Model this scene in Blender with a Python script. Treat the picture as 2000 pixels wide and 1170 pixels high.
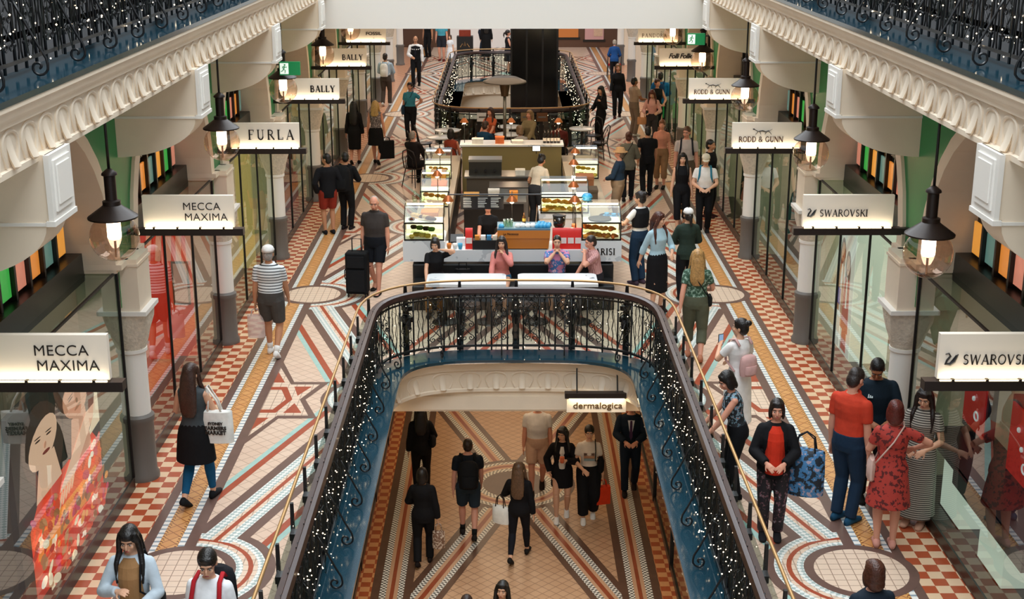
import bpy, bmesh, math, random
from mathutils import Vector as V, Matrix
random.seed(7)
PI=math.pi
for o in list(bpy.data.objects): bpy.data.objects.remove(o)
S=bpy.context.scene; COL=S.collection
# ---------------------------------------------------------------- camera
cd=bpy.data.cameras.new('camera'); cam=bpy.data.objects.new('camera',cd); COL.objects.link(cam)
cam.location=(-.13,0,6.7); cam.rotation_euler=(PI/2-math.radians(16.66),0,-.0036)
cd.sensor_width=36; cd.lens=47.7; cd.clip_end=300; S.camera=cam
S.view_settings.view_transform='Standard'; S.view_settings.look='None'
S.view_settings.exposure=0.12; S.view_settings.gamma=1; S.view_settings.use_curve_mapping=False
# ---------------------------------------------------------------- world, daylight and added fill
W=bpy.data.worlds.new('sky'); S.world=W; W.use_nodes=True
W.node_tree.nodes['Background'].inputs[0].default_value=(.82,.9,.97,1)
W.node_tree.nodes['Background'].inputs[1].default_value=.55
def lamp(kind,loc,energy,col,rot=(0,0,0),size=.1,sy=None,name='lamp_light',spread=None):
    d=bpy.data.lights.new(name,kind); d.energy=energy; d.color=col
    if kind=='AREA':
        d.size=size
        if sy: d.shape='RECTANGLE'; d.size_y=sy
        if spread: d.spread=spread
    else: d.shadow_soft_size=size
    o=bpy.data.objects.new(name,d); o.location=loc; o.rotation_euler=rot; COL.objects.link(o); return o
WARM=(1,.72,.46); WHITE=(.9,.96,1)
lamp('AREA',(0,24,17),7600,WHITE,size=9,sy=60,name='roof_skylight')
lamp('AREA',(0,27,-.95),105,(1,.76,.5),size=2.6,sy=12,name='lower_fill_light')  # added warm fill under the slab to lift the dark lower floor
lamp('AREA',(0,32.5,4.1),150,(1,.78,.58),size=6,sy=8,name='bridge_fill_light')  # added fill below the bridge, brightens the deck cut off from the skylight
for q_ in (-1,1): lamp('AREA',(q_*3.5,49,4.78),170,(1,.7,.48),size=.6,sy=22,name='gallery_fill_light')  # added fill strips that brighten the far walkways, no actual fittings
for q_ in (-1,1): lamp('AREA',(q_*2.2,16,-.7),38,(1,.78,.54),size=.5,sy=12,name='lower_fill_light')  # added side fill for the lower floor
# ---------------------------------------------------------------- helpers
def lin(c):
    if isinstance(c,str):
        c=c.lstrip('#'); c=[int(c[i:i+2],16)/255 for i in (0,2,4)]
        c=[x/12.92 if x<.04045 else ((x+.055)/1.055)**2.4 for x in c]
    return (c[0],c[1],c[2],1)
MATS={}
def mat(name,col='#888888',rough=.5,metal=0,emit=0,ecol=None,spec=.5,noise=0,nscale=20,bump=0,bscale=60,fn=None,coat=0):
    if name in MATS: return MATS[name]
    m=bpy.data.materials.new(name); m.use_nodes=True; nt=m.node_tree; b=nt.nodes['Principled BSDF']
    b.inputs['Base Color'].default_value=lin(col); b.inputs['Roughness'].default_value=rough
    b.inputs['Metallic'].default_value=metal; b.inputs['Specular IOR Level'].default_value=spec
    if coat: b.inputs['Coat Weight'].default_value=coat
    if emit:
        b.inputs['Emission Color'].default_value=lin(ecol or col); b.inputs['Emission Strength'].default_value=emit
        m.cycles.emission_sampling='NONE'
    if noise or bump:
        tc=nt.nodes.new('ShaderNodeTexCoord')
        if noise:
            n=nt.nodes.new('ShaderNodeTexNoise'); n.inputs['Scale'].default_value=nscale; n.inputs['Detail'].default_value=4
            nt.links.new(tc.outputs['Object'],n.inputs['Vector'])
            r=nt.nodes.new('ShaderNodeValToRGB'); c=lin(col)
            r.color_ramp.elements[0].position=.3; r.color_ramp.elements[1].position=.7
            r.color_ramp.elements[0].color=tuple(x*(1-noise) for x in c[:3])+(1,); r.color_ramp.elements[1].color=tuple(min(1,x*(1+noise)) for x in c[:3])+(1,)
            nt.links.new(n.outputs['Fac'],r.inputs['Fac']); nt.links.new(r.outputs['Color'],b.inputs['Base Color'])
        if bump:
            n=nt.nodes.new('ShaderNodeTexNoise'); n.inputs['Scale'].default_value=bscale
            nt.links.new(tc.outputs['Object'],n.inputs['Vector'])
            bp=nt.nodes.new('ShaderNodeBump'); bp.inputs['Strength'].default_value=bump; bp.inputs['Distance'].default_value=.01
            nt.links.new(n.outputs['Fac'],bp.inputs['Height']); nt.links.new(bp.outputs['Normal'],b.inputs['Normal'])
    if fn: fn(m,nt,b)
    MATS[name]=m; return m
def pat(kind,c1,c2,scale=1,scale2=None,rot=0,src='UV',mort=.03,off=0,third=None,stretch=None):
    """surface pattern in the base colour: 'brick' tiles with joints, 'check', 'wave' stripes, 'spots' patches"""
    def f(m,nt,b):
        tc=nt.nodes.new('ShaderNodeTexCoord'); mp=nt.nodes.new('ShaderNodeMapping')
        nt.links.new(tc.outputs[src],mp.inputs['Vector']); mp.inputs['Rotation'].default_value=rot if isinstance(rot,tuple) else (0,0,rot); mp.inputs['Location'].default_value=(.013,.017,.5)
        if stretch: mp.inputs['Scale'].default_value=stretch
        if kind=='brick':
            n=nt.nodes.new('ShaderNodeTexBrick'); n.offset=off; n.squash=1
            for k,v in (('Color1',lin(c1)),('Color2',lin(third or c1)),('Mortar',lin(c2)),('Scale',1.),('Mortar Size',mort),('Mortar Smooth',0.),('Brick Width',scale),('Row Height',scale2 or scale)): n.inputs[k].default_value=v
            nt.links.new(mp.outputs[0],n.inputs['Vector']); o=n.outputs['Color']
        elif kind=='check':
            n=nt.nodes.new('ShaderNodeTexChecker'); n.inputs['Scale'].default_value=1/scale
            n.inputs['Color1'].default_value=lin(c1); n.inputs['Color2'].default_value=lin(c2)
            nt.links.new(mp.outputs[0],n.inputs['Vector']); o=n.outputs['Color']
        else:
            if kind=='wave':
                n=nt.nodes.new('ShaderNodeTexWave'); n.bands_direction='Z'; n.inputs['Scale'].default_value=scale
            elif kind=='voro':
                n=nt.nodes.new('ShaderNodeTexVoronoi'); n.inputs['Scale'].default_value=scale
            else:
                n=nt.nodes.new('ShaderNodeTexNoise'); n.inputs['Scale'].default_value=scale; n.inputs['Detail'].default_value=3
            nt.links.new(mp.outputs[0],n.inputs['Vector'])
            r=nt.nodes.new('ShaderNodeValToRGB'); r.color_ramp.interpolation='CONSTANT'
            r.color_ramp.elements[0].color=lin(c1); r.color_ramp.elements[1].color=lin(c2); r.color_ramp.elements[1].position=mort
            if third:
                e=r.color_ramp.elements.new(off or .6); e.color=lin(third)
            nt.links.new(n.outputs['Color' if kind=='voro' else 'Fac'],r.inputs['Fac']); o=r.outputs['Color']
        nt.links.new(o,b.inputs['Base Color'])
    return f
def glassy(name,tint,refl=1.0,ior=1.5,rough=.0):
    m=bpy.data.materials.new(name); m.use_nodes=True; nt=m.node_tree; nt.nodes.clear()
    o=nt.nodes.new('ShaderNodeOutputMaterial'); mx=nt.nodes.new('ShaderNodeMixShader'); t=nt.nodes.new('ShaderNodeBsdfTransparent'); g=nt.nodes.new('ShaderNodeBsdfGlossy'); lw=nt.nodes.new('ShaderNodeLayerWeight'); lw.inputs[0].default_value=.5
    pw=nt.nodes.new('ShaderNodeMath'); pw.operation='POWER'; pw.inputs[1].default_value=4.; nt.links.new(lw.outputs['Facing'],pw.inputs[0])
    fr=nt.nodes.new('ShaderNodeMath'); fr.operation='MULTIPLY_ADD'; fr.inputs[1].default_value=.75; fr.inputs[2].default_value=(ior-1)*.12; fr.use_clamp=True; nt.links.new(pw.outputs[0],fr.inputs[0])
    t.inputs[0].default_value=lin(tint); g.inputs['Roughness'].default_value=rough; g.inputs['Color'].default_value=(refl,refl,refl,1)
    nt.links.new(fr.outputs[0],mx.inputs[0]); nt.links.new(t.outputs[0],mx.inputs[1]); nt.links.new(g.outputs[0],mx.inputs[2]); nt.links.new(mx.outputs[0],o.inputs[0]); return m

class MB:
    def __init__(s): s.v=[]; s.f=[]; s.m=[]; s.uv={}
    def pt(s,p): s.v.append(tuple(p)); return len(s.v)-1
    def face(s,pts,m=0,uv=None):
        s.f.append([s.pt(p) for p in pts]); s.m.append(m)
        if uv: s.uv[len(s.f)-1]=uv
        return s
    def idx(s,ids,m=0): s.f.append(list(ids)); s.m.append(m)
    def box(s,x0,y0,z0,x1,y1,z1,m=0):
        if x0>x1:x0,x1=x1,x0
        if y0>y1:y0,y1=y1,y0
        if z0>z1:z0,z1=z1,z0
        a=[s.pt(p) for p in ((x0,y0,z0),(x1,y0,z0),(x1,y1,z0),(x0,y1,z0),(x0,y0,z1),(x1,y0,z1),(x1,y1,z1),(x0,y1,z1))]
        for q in ((0,3,2,1),(4,5,6,7),(0,1,5,4),(1,2,6,5),(2,3,7,6),(3,0,4,7)): s.idx([a[i] for i in q],m)
        return s
    def ext(s,poly,vec,m=0,mcap=None):
        n=len(poly); a=[s.pt(p) for p in poly]; b=[s.pt(V(p)+V(vec)) for p in poly]
        s.idx(a[::-1],m if mcap is None else mcap); s.idx(b,m if mcap is None else mcap)
        for i in range(n): s.idx((a[i],a[(i+1)%n],b[(i+1)%n],b[i]),m)
        return s
    def rings(s,R,n=10,m=0,cap=True,closed=False):
        """R: list of (centre, axis x, axis y, rx, ry)"""
        ids=[]
        for c,ax,ay,rx,ry in R:
            c=V(c);ids.append([s.pt(c+V(ax)*(rx*math.cos(2*PI*k/n))+V(ay)*(ry*math.sin(2*PI*k/n))) for k in range(n)])
        L=list(zip(ids,ids[1:]))
        if closed: L.append((ids[-1],ids[0]))
        for a,b in L:
            for k in range(n): s.idx((a[k],a[(k+1)%n],b[(k+1)%n],b[k]),m)
        if cap and not closed:
            s.idx(ids[0][::-1],m); s.idx(ids[-1],m)
        return s
    def tube(s,pts,r,n=6,m=0,cap=True,flat=1,closed=False):
        pts=[V(p) for p in pts]; R=[]; N=len(pts)
        up=V((0,0,1)); prev=None
        for i,p in enumerate(pts):
            a=pts[i-1] if (i>0 or closed) else p; b=pts[(i+1)%N] if (i<N-1 or closed) else p
            d=(b-a)
            d=d.normalized() if d.length>1e-9 else V((0,0,1))
            if prev is None:
                h=up if abs(d.z)<.95 else V((0,1,0)); ax=d.cross(h).normalized()
            else:
                ax=prev-d*prev.dot(d); ax=ax.normalized() if ax.length>1e-6 else d.orthogonal().normalized()
            prev=ax; ay=ax.cross(d).normalized()*-1
            rr=r[i] if isinstance(r,(list,tuple)) else r
            R.append((p,ax,ay,rr,rr*flat))
        return s.rings(R,n,m,cap,closed)
    def lathe(s,prof,c=(0,0,0),n=16,m=0,cap=True):
        return s.rings([((c[0],c[1],c[2]+z),(1,0,0),(0,1,0),max(r,1e-4),max(r,1e-4)) for r,z in prof],n,m,cap)
    def ball(s,c,r,n=12,k=8,m=0,M=None):
        if not isinstance(r,(tuple,list)): r=(r,r,r)
        ids=[]
        top=len(s.v)
        def P(x,y,z):
            p=V((x*r[0],y*r[1],z*r[2]))
            if M is not None: p=M@p
            return s.pt(V(c)+p)
        t=P(0,0,1); b=P(0,0,-1)
        for i in range(1,k):
            th=PI*i/k; ids.append([P(math.sin(th)*math.cos(2*PI*j/n),math.sin(th)*math.sin(2*PI*j/n),math.cos(th)) for j in range(n)])
        for j in range(n): s.idx((t,ids[0][j],ids[0][(j+1)%n]),m); s.idx((b,ids[-1][(j+1)%n],ids[-1][j]),m)
        for a,d in zip(ids,ids[1:]):
            for j in range(n): s.idx((a[j],d[j],d[(j+1)%n],a[(j+1)%n]),m)
        return s
    def mesh(s,name,mats,smooth=False):
        me=bpy.data.meshes.new(name); me.from_pydata(s.v,[],s.f)
        for m in (mats if isinstance(mats,(list,tuple)) else [mats]): me.materials.append(m)
        me.polygons.foreach_set('material_index',s.m)
        if s.uv:
            uv=me.uv_layers.new(name='UVMap')
            for fi,u in s.uv.items():
                for li,c in zip(me.polygons[fi].loop_indices,u): uv.data[li].uv=c
        if smooth: me.polygons.foreach_set('use_smooth',[True]*len(me.polygons))
        me.update(); return me
    def build(s,name,mats,parent=None,world=False,smooth=False,kind=None,label=None,cat=None,group=None,auto=False):
        if world and parent is not None:
            L=parent.location; s.v=[(a-L.x,b-L.y,c-L.z) for a,b,c in s.v]
        me=s.mesh(name,mats,smooth or auto)
        if auto:
            bm=bmesh.new(); bm.from_mesh(me); bmesh.ops.recalc_face_normals(bm,faces=bm.faces)
            for e in bm.edges:
                if len(e.link_faces)==2 and e.calc_face_angle(0)>.7: e.smooth=False
            bm.to_mesh(me); bm.free()
        o=bpy.data.objects.new(name,me); COL.objects.link(o)
        if parent is not None: o.parent=parent
        tag(o,label,cat,group,kind); return o
def tag(o,label=None,cat=None,group=None,kind=None):
    for k,v in (('label',label),('category',cat),('group',group),('kind',kind)):
        if v: o[k]=v
    return o
def thing(name,label,cat,loc=(0,0,0),rotz=0,group=None,kind=None):
    o=bpy.data.objects.new(name,None); COL.objects.link(o); o.location=loc; o.rotation_euler=(0,0,rotz); o.empty_display_size=.1
    return tag(o,label,cat,group,kind)
def dup(root,loc,rotz=None,label=None,group=None):
    r=root.copy(); COL.objects.link(r); r.location=loc
    if rotz is not None: r.rotation_euler=(0,0,rotz)
    if label: r['label']=label
    if group: r['group']=group
    for ch in list(root.children):
        c=ch.copy(); COL.objects.link(c); c.parent=r
        for g in ch.children:
            d=g.copy(); COL.objects.link(d); d.parent=c
    return r
def text(s,name,parent,loc,rot,size,m,font='sans',ext=.004,sx=1,align='CENTER',shear=0,off=0,sp=1):
    cu=bpy.data.curves.new(name,'FONT'); cu.body=s; cu.size=size; cu.extrude=ext; cu.align_x=align; cu.align_y='CENTER'; cu.shear=shear; cu.offset=off; cu.space_character=sp
    cu.materials.append(m); o=bpy.data.objects.new(name,cu); COL.objects.link(o)
    me=bpy.data.meshes.new_from_object(o.evaluated_get(bpy.context.evaluated_depsgraph_get())); bpy.data.objects.remove(o); bpy.data.curves.remove(cu); me.name=name
    o=bpy.data.objects.new(name,me); COL.objects.link(o); o.location=loc; o.rotation_euler=rot; o.scale=(sx,1,1)
    if parent is not None: o.parent=parent
    return o
# serif lettering built from strokes
def arc(cx,cy,rx,ry,a0,a1,n=12): return [(cx+rx*math.cos(math.radians(a0+(a1-a0)*i/n)),cy+ry*math.sin(math.radians(a0+(a1-a0)*i/n))) for i in range(n+1)]
TH,TN=.15,.06
GL={'F':(.55,[([(.12,0),(.12,1)],TH),([(.1,.97),(.55,.97)],TN),([(.1,.52),(.42,.52)],TN),([(.53,.78),(.53,1)],.05),([(0,.02),(.28,.02)],.04)]),
'U':(.72,[([(.13,1)]+arc(.36,.3,.23,.28,180,360),TH*.8),([(.59,.3),(.59,1)],TN),([(0,.98),(.27,.98)],.04),([(.48,.98),(.72,.98)],.04)]),
'R':(.68,[([(.12,0),(.12,1)],TH),([(.1,.97)]+arc(.3,.74,.22,.23,90,-90)+[(.1,.51)],TN*1.4),([(.3,.52),(.66,0)],TH*.9),([(0,.02),(.28,.02)],.04)]),
'L':(.56,[([(.12,0),(.12,1)],TH),([(.1,.03),(.56,.03)],TN),([(.54,0),(.54,.25)],.05),([(0,.98),(.28,.98)],.04)]),
'A':(.76,[([(.08,0),(.38,1)],TN),([(.38,1),(.68,0)],TH),([(.18,.33),(.56,.33)],TN),([(0,.02),(.2,.02)],.04),([(.56,.02),(.8,.02)],.04)]),
'B':(.64,[([(.12,0),(.12,1)],TH),([(.1,.97)]+arc(.3,.76,.19,.21,90,-90)+[(.1,.55)],TN*1.5),([(.1,.55)]+arc(.32,.29,.25,.26,90,-90)+[(.1,.03)],TN*1.6)]),
'Y':(.74,[([(.1,1),(.37,.45)],TH),([(.66,1),(.37,.45)],TN),([(.37,.5),(.37,0)],TH),([(0,.98),(.24,.98)],.04),([(.55,.98),(.76,.98)],.04),([(.24,.02),(.5,.02)],.04)]),
'O':(.8,[(arc(.4,.5,.33,.47,0,360,24),.1)]),'D':(.78,[([(.12,0),(.12,1)],TH),([(.1,.97)]+arc(.32,.5,.36,.47,90,-90,16)+[(.1,.03)],.09)]),
'G':(.8,[(arc(.42,.5,.34,.47,45,330,22),.1),([(.68,.05),(.68,.42)],TH*.8),([(.55,.42),(.8,.42)],.04)]),
'N':(.8,[([(.1,0),(.1,1)],TN),([(.1,1),(.7,0)],TH),([(.7,0),(.7,1)],TN),([(0,.02),(.2,.02)],.04),([(.6,.98),(.8,.98)],.04)]),
'S':(.58,[(arc(.3,.74,.2,.23,40,250,14)+arc(.28,.27,.22,.24,80,-140,14),.1)]),
'W':(1.05,[([(.08,1),(.3,0)],TH*.9),([(.3,0),(.53,.95)],TN),([(.53,.95),(.75,0)],TH*.9),([(.75,0),(.98,1)],TN)]),
'V':(.74,[([(.08,1),(.37,0)],TH),([(.37,0),(.66,1)],TN)]),'K':(.7,[([(.12,0),(.12,1)],TH),([(.15,.45),(.62,1)],TN),([(.28,.58),(.66,0)],TH)]),
'I':(.28,[([(.14,0),(.14,1)],TH),([(0,.98),(.28,.98)],.04),([(0,.02),(.28,.02)],.04)]),'P':(.62,[([(.12,0),(.12,1)],TH),([(.1,.97)]+arc(.3,.72,.24,.25,90,-90)+[(.1,.47)],TN*1.5),([(0,.02),(.28,.02)],.04)]),
'&':(.8,[(arc(.32,.78,.17,.19,-60,240,14)+[(.7,.02)],.08),(arc(.3,.26,.24,.24,100,330,14)+[(.68,.5)],.08)]),' ':(.3,[])}
def serif(mb,s,x0,z0,size,place,track=.1,wt=1,th=.006):
    """letters as flat raised strokes; place(u,v,d) gives a point of the panel"""
    x=x0
    for ch in s:
        w,st=GL[ch]
        for pts,wd in st:
            wd*=wt
            for (a,b),(c_,d) in zip(pts,pts[1:]):
                l=math.hypot(c_-a,d-b)
                if l<1e-6: continue
                nx,ny=-(d-b)/l*wd/2,(c_-a)/l*wd/2; ex,ey=(c_-a)/l*wd*.12,(d-b)/l*wd*.12
                q=[(a-ex+nx,b-ey+ny),(a-ex-nx,b-ey-ny),(c_+ex-nx,d+ey-ny),(c_+ex+nx,d+ey+ny)]
                mb.ext([place(x+u*size,z0+v*size,0) for u,v in q],V(place(0,0,th))-V(place(0,0,0)))
        x+=(w+track)*size
    return x
def slen(s,size,track=.1): return sum(GL[c][0]+track for c in s)*size-track*size
# ---------------------------------------------------------------- materials
cream=mat('cream_plaster','#f3e2cb',.55,noise=.03,nscale=3)
creamW=mat('white_plaster','#f2eee6',.5)
green=mat('green_paint','#1f8a4c',.45)
stoneledge=mat('blue_polished_stone','#1b3a47',.1,spec=.75,noise=.12,nscale=2.5)
iron=mat('black_iron','#121214',.35,spec=.6)
mahog=mat('mahogany','#38221e',.33,noise=.15,nscale=8,coat=.1)
brass=mat('brass','#c09765',.42,metal=.45)
darkmetal=mat('dark_bronze','#2b211d',.4,metal=.3)
black=mat('matt_black','#0d0d0e',.5)
blackwood=mat('black_timber','#17140f',.35)
greycol=mat('grey_painted_stone','#6e6862',.5)
carved=mat('carved_stone','#ddd2c0',.7,noise=.14,nscale=25,bump=1,bscale=45)
winglass=glassy('shop_glass','#dcebe4',1.0,1.52)
globeglass=glassy('globe_glass','#f8e8dc',1.0,1.8)
caseglass=glassy('case_glass','#e6f0e4',1.0,1.45)
bulbmat=mat('lit_bulb','#ffe6c8',.4,emit=14,ecol='#ffe2c4')
fairym=mat('lit_fairy','#ffe8c4',.4,emit=7,ecol='#ffe4bd')
signface=mat('sign_acrylic','#e9dfd0',.35,emit=.06,ecol='#ffe6c8')
ledm=mat('led_strip','#fff3d0',.4,emit=7,ecol='#ffe9b8')
marble=mat('white_marble','#dfe2e3',.2,fn=pat('spots','#dfe3e4','#c3c9cc',3,mort=.6,src='Object'))
# ---------------------------------------------------------------- tiled floors
tcream=mat('cream_tile','#d8bda6',.28,fn=pat('brick','#dcc1ab','#b79a86',.15,rot=PI/4,src='Object',mort=.006,third='#d6b9a3'))
tpale=mat('pale_grid_tile','#dfc5ae',.28,fn=pat('brick','#e2c9b2','#a58a78',.115,src='Object',mort=.005))
tcheck=mat('terracotta_check_tile','#b5532d',.28,fn=pat('check','#b0512f','#e6c4a0',.15,src='Object'))
tgrey=mat('umber_tile','#6b5148',.3,noise=.08,nscale=6)
tred=mat('red_tile','#a34a30',.3,noise=.08,nscale=9)
tteal=mat('teal_tile','#9fc1b8',.3,noise=.08,nscale=9)
tdot=mat('white_block_tile','#e8e6e0',.28,fn=pat('brick','#efece4','#8fa0aa',.1,.3,mort=.018))
ttri=mat('triangle_mosaic_tile','#cfd3cf',.28,fn=pat('check','#eae9e2','#a9b8b4',.045,rot=PI/4))
tlat=mat('ochre_lattice_tile','#d49a5c',.28,fn=pat('brick','#d9a063','#9c5f34',.125,rot=PI/4,mort=.006,third='#cf9357'))
tlad=mat('ochre_ladder_tile','#d49a5c',.28,fn=pat('check','#e0ab62','#8a5030',.03))
tlowc=mat('buff_tile','#c39b78',.28,fn=pat('brick','#c59d7b','#8c6a50',.15,rot=PI/4,src='Object',mort=.006,third='#bd9472'))
tlowch=mat('amber_check_tile','#b5623d',.28,fn=pat('check','#a9512c','#d2935f',.15,src='Object'))
tlowg=mat('brown_tile','#5d4234',.3,noise=.1,nscale=6); tlowr=mat('rust_tile','#94472c',.3,noise=.1,nscale=6); tlowcr=mat('tan_tile','#c69a78',.3)
tlowdot=mat('white_dot_mosaic','#d8d2c4',.28,fn=pat('check','#efe9dc','#5b564f',.042))
FM=[tcream,tpale,tcheck,tgrey,tred,tteal,tdot,ttri,tlat,tlad]
CRM,PAL,CHK,GRY,RED,TEA,DOT,TRI,LAT,LAD=range(10)
VX,VY1,VXO=1.67,19.1,1.67          # first void: half width, far end
V2A,V2B=37.3,50.8                  # second void
def clip(poly,n,d):                # keep the part with n.p<=d ; p=(x,y,u,v)
    out=[]
    for i in range(len(poly)):
        a,b=poly[i],poly[(i+1)%len(poly)]; da=a[0]*n[0]+a[1]*n[1]-d; db=b[0]*n[0]+b[1]*n[1]-d
        if da<=0: out.append(a)
        if da*db<0:
            t=da/(da-db); out.append(tuple(a[k]+(b[k]-a[k])*t for k in range(4)))
    return out
def voidx(y):                       # half width of the opening in the floor at depth y
    def se(t,b):  # t distance from the end
        if t<=0: return 0
        return VX if t>=b else VX*(1-(1-t/b)**3.6)**(1/3.6)
    return max(se(VY1-y,1.25), min(se(y-V2A,1.25),se(V2B-y,1.25)) if V2A<y<V2B else 0)
class Floor(MB):
    def strip(s,pts,m,z,box=None,uv=True,cells=False):
        """convex polygon (x,y) clipped to box"""
        P=[(p[0],p[1],p[2] if len(p)>2 else p[0],p[3] if len(p)>3 else p[1]) for p in pts]
        if box:
            for n,d in (((-1,0),-box[0]),((1,0),box[1]),((0,-1),-box[2]),((0,1),box[3])):
                P=clip(P,n,d)
                if len(P)<3: return
        s.face([(p[0],p[1],z) for p in P],m,[(p[2],p[3]) for p in P])
    def line(s,x0,y0,x1,y1,w0,w1,m,z,box=None):
        """band along a line, offsets w0..w1 measured sideways"""
        L=math.hypot(x1-x0,y1-y0); dx,dy=(x1-x0)/L,(y1-y0)/L; nx,ny=-dy,dx
        s.strip([(x0+nx*w0,y0+ny*w0,0,w0),(x1+nx*w0,y1+ny*w0,L,w0),(x1+nx*w1,y1+ny*w1,L,w1),(x0+nx*w1,y0+ny*w1,0,w1)],m,z,box)
    def ring(s,cx,cy,r0,r1,m,z,box=None,n=40):
        for k in range(n):
            a,b=2*PI*k/n,2*PI*(k+1)/n; R=(r0+r1)/2
            s.strip([(cx+r0*math.cos(a),cy+r0*math.sin(a),a*R,r0),(cx+r1*math.cos(a),cy+r1*math.sin(a),a*R,r1),(cx+r1*math.cos(b),cy+r1*math.sin(b),b*R,r1),(cx+r0*math.cos(b),cy+r0*math.sin(b),b*R,r0)],m,z,box)
F=Floor()
Z=lambda k:k*.0005
Y0,YE=3.0,62.5
# base: strips beside the openings plus the bridge decks, following the curved ends
ys=[Y0]+[VY1-1.25+1.25*i/14 for i in range(15)]+[V2A+1.25*i/14 for i in range(15)]+[V2B-1.25+1.25*i/14 for i in range(15)]+[YE]
for a,b in zip(ys,ys[1:]):
    xa,xb=voidx(a+1e-6),voidx(b-1e-6)
    for q in (-1,1):
        P=[(q*(xa+.02),a),(q*4.9,a),(q*4.9,b),(q*(xb+.02),b)]
        F.strip(P if q<0 else P,CRM,0)
for sx in (-1,1):
    X=lambda x:sx*x
    def band(x0,x1,m,z): F.strip([(X(x0),Y0,Y0,0),(X(x1),Y0,Y0,x1-x0),(X(x1),YE,YE,x1-x0),(X(x0),YE,YE,0)],m,z)
    band(4.05,4.9,CHK,Z(1)); band(3.945,4.05,GRY,Z(1)); band(3.88,3.945,DOT,Z(2)); band(3.84,3.88,LAD,Z(2)); band(3.70,3.84,LAT,Z(2)); band(3.665,3.70,LAD,Z(2)); band(3.595,3.665,DOT,Z(2)); band(3.47,3.595,GRY,Z(1))
    for kk in range(-1,5):
        ym=12.6+10.1*kk
        BX=(1.72,3.47) if sx>0 else (-3.47,-1.72)
        for (cx,cy,dxx,ylim) in ((3.52,ym,-1,5.05),(1.82,ym+5.05,1,5.05)):
            for dy in (-1,1):
                x0,y0=X(cx),cy; x1,y1=X(cx+dxx*1.7),cy+dy*5.05
                if dxx==1:
                    continue
                bx=BX+((cy,cy+5.05) if dy>0 else (cy-5.05,cy))
                if abs(ym+dy*2.5-28)<9 and False: pass
                L=[(.52,.62,RED),(.62,.7,TEA),(.2,.33,GRY),(.075,.2,TRI),(.03,.075,PAL),(-.03,.03,RED)]
                for w0,w1,m in L:
                    for q in ((1,) if w0==-.03 else (1,-1)):
                        a,b=(w0*q,w1*q) if q>0 else (-w1,-w0)
                        F.line(x0,y0,x1,y1,a*.95,b*.95,m,Z(3),bx)
        # medallion by the shops with its half rings, half medallion on the inner side
        bi=BX+(ym-1.2,ym+1.2)
        for r0,r1,m in ((.887,.99,GRY),(.808,.887,TRI),(.76,.808,PAL),(.709,.76,RED),(.654,.709,PAL),(.583,.654,TRI)):
            F.ring(X(3.52),ym,r0,r1,m,Z(4),bi)
        F.ring(X(3.52),ym,.48,.583,GRY,Z(5)); F.ring(X(3.52),ym,0,.48,PAL,Z(5))
        for dy in (-1,1):
            for w0,w1,m in ((.075,.2,TRI),(-.2,-.075,TRI),(.03,.075,PAL),(-.075,-.03,PAL),(-.03,.03,RED)):
                dx_,dy_=-1.7*sx/5.33,dy*5.05/5.33
                F.line(X(3.52)+dx_*.74,ym+dy_*.74,X(3.52)+dx_*1.05,ym+dy_*1.05,w0*.95,w1*.95,m,Z(6),bi)
        yi=ym+5.05
        bi=BX+(yi-1.2,yi+1.2)
        for r0,r1,m in ((.8,.9,GRY),(.72,.8,TRI),(.66,.72,PAL),(.6,.66,RED),(.52,.6,PAL),(.4,.52,GRY),(0,.4,PAL)):
            if m!=PAL or r0>0: F.ring(X(1.82),yi,r0,r1,m,Z(4),bi)
        # six pointed star against the inner border (upper surface pattern only)
        R3=lambda x,y:(X(x),yi-.08+y); E=3.47
        for star,mm,zz in (([(E,1.57),(3.18,.70),(2.67,.70),(2.92,0),(2.67,-.70),(3.18,-.70),(E,-1.57)],GRY,7),([(E,1.32),(3.21,.60),(2.80,.60),(3.0,0),(2.80,-.60),(3.21,-.60),(E,-1.32)],PAL,8)):
            for i in range(len(star)-1): F.strip([R3(E,0),R3(*star[i]),R3(*star[i+1])],mm,Z(zz),BX+(yi-2,yi+2))
        for T in ([(E,1.12),(3.31,.68),(E,.68)],[(3.15,.51),(2.9,.51),(3.05,.14)],[(3.15,-.51),(2.9,-.51),(3.05,-.14)],[(E,-1.12),(3.31,-.68),(E,-.68)],[(E,.5),(3.25,.5),(3.1,0),(3.25,-.5),(E,-.5)]):
            F.strip([R3(*t) for t in T],RED,Z(9),BX+(yi-2,yi+2))
        F.strip([R3(*t) for t in ((E,.38),(3.31,.38),(3.19,0),(3.31,-.38),(E,-.38))],PAL,Z(10),BX+(yi-2,yi+2))
# decks between the openings: crossing bands
for (a,b) in ((19.35,37.1),(51.0,YE)):
    bx=(-1.72,1.72,a,b)
    for cy in (22.75,32.85,53.05,63):
        for (dx_,dy_) in ((1.8,5.05),(-1.8,5.05),(1.8,-5.05),(-1.8,-5.05)):
            for w0,w1,m in ((.075,.2,PAL),(-.2,-.075,PAL),(.2,.33,GRY),(-.33,-.2,GRY),(-.04,.04,RED),(.5,.6,RED),(-.6,-.5,RED)):
                F.line(0,cy,dx_,cy+dy_,w0,w1,m,Z(3),bx)
        for r0,r1,m in ((.5,.62,GRY),(.42,.5,PAL),(0,.42,TEA)): F.ring(0,cy,r0,r1,m,Z(5),bx)
F.build('floor',FM,kind='structure',label='upper gallery floor of cream, red and teal mosaic tiles around the opening')
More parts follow.
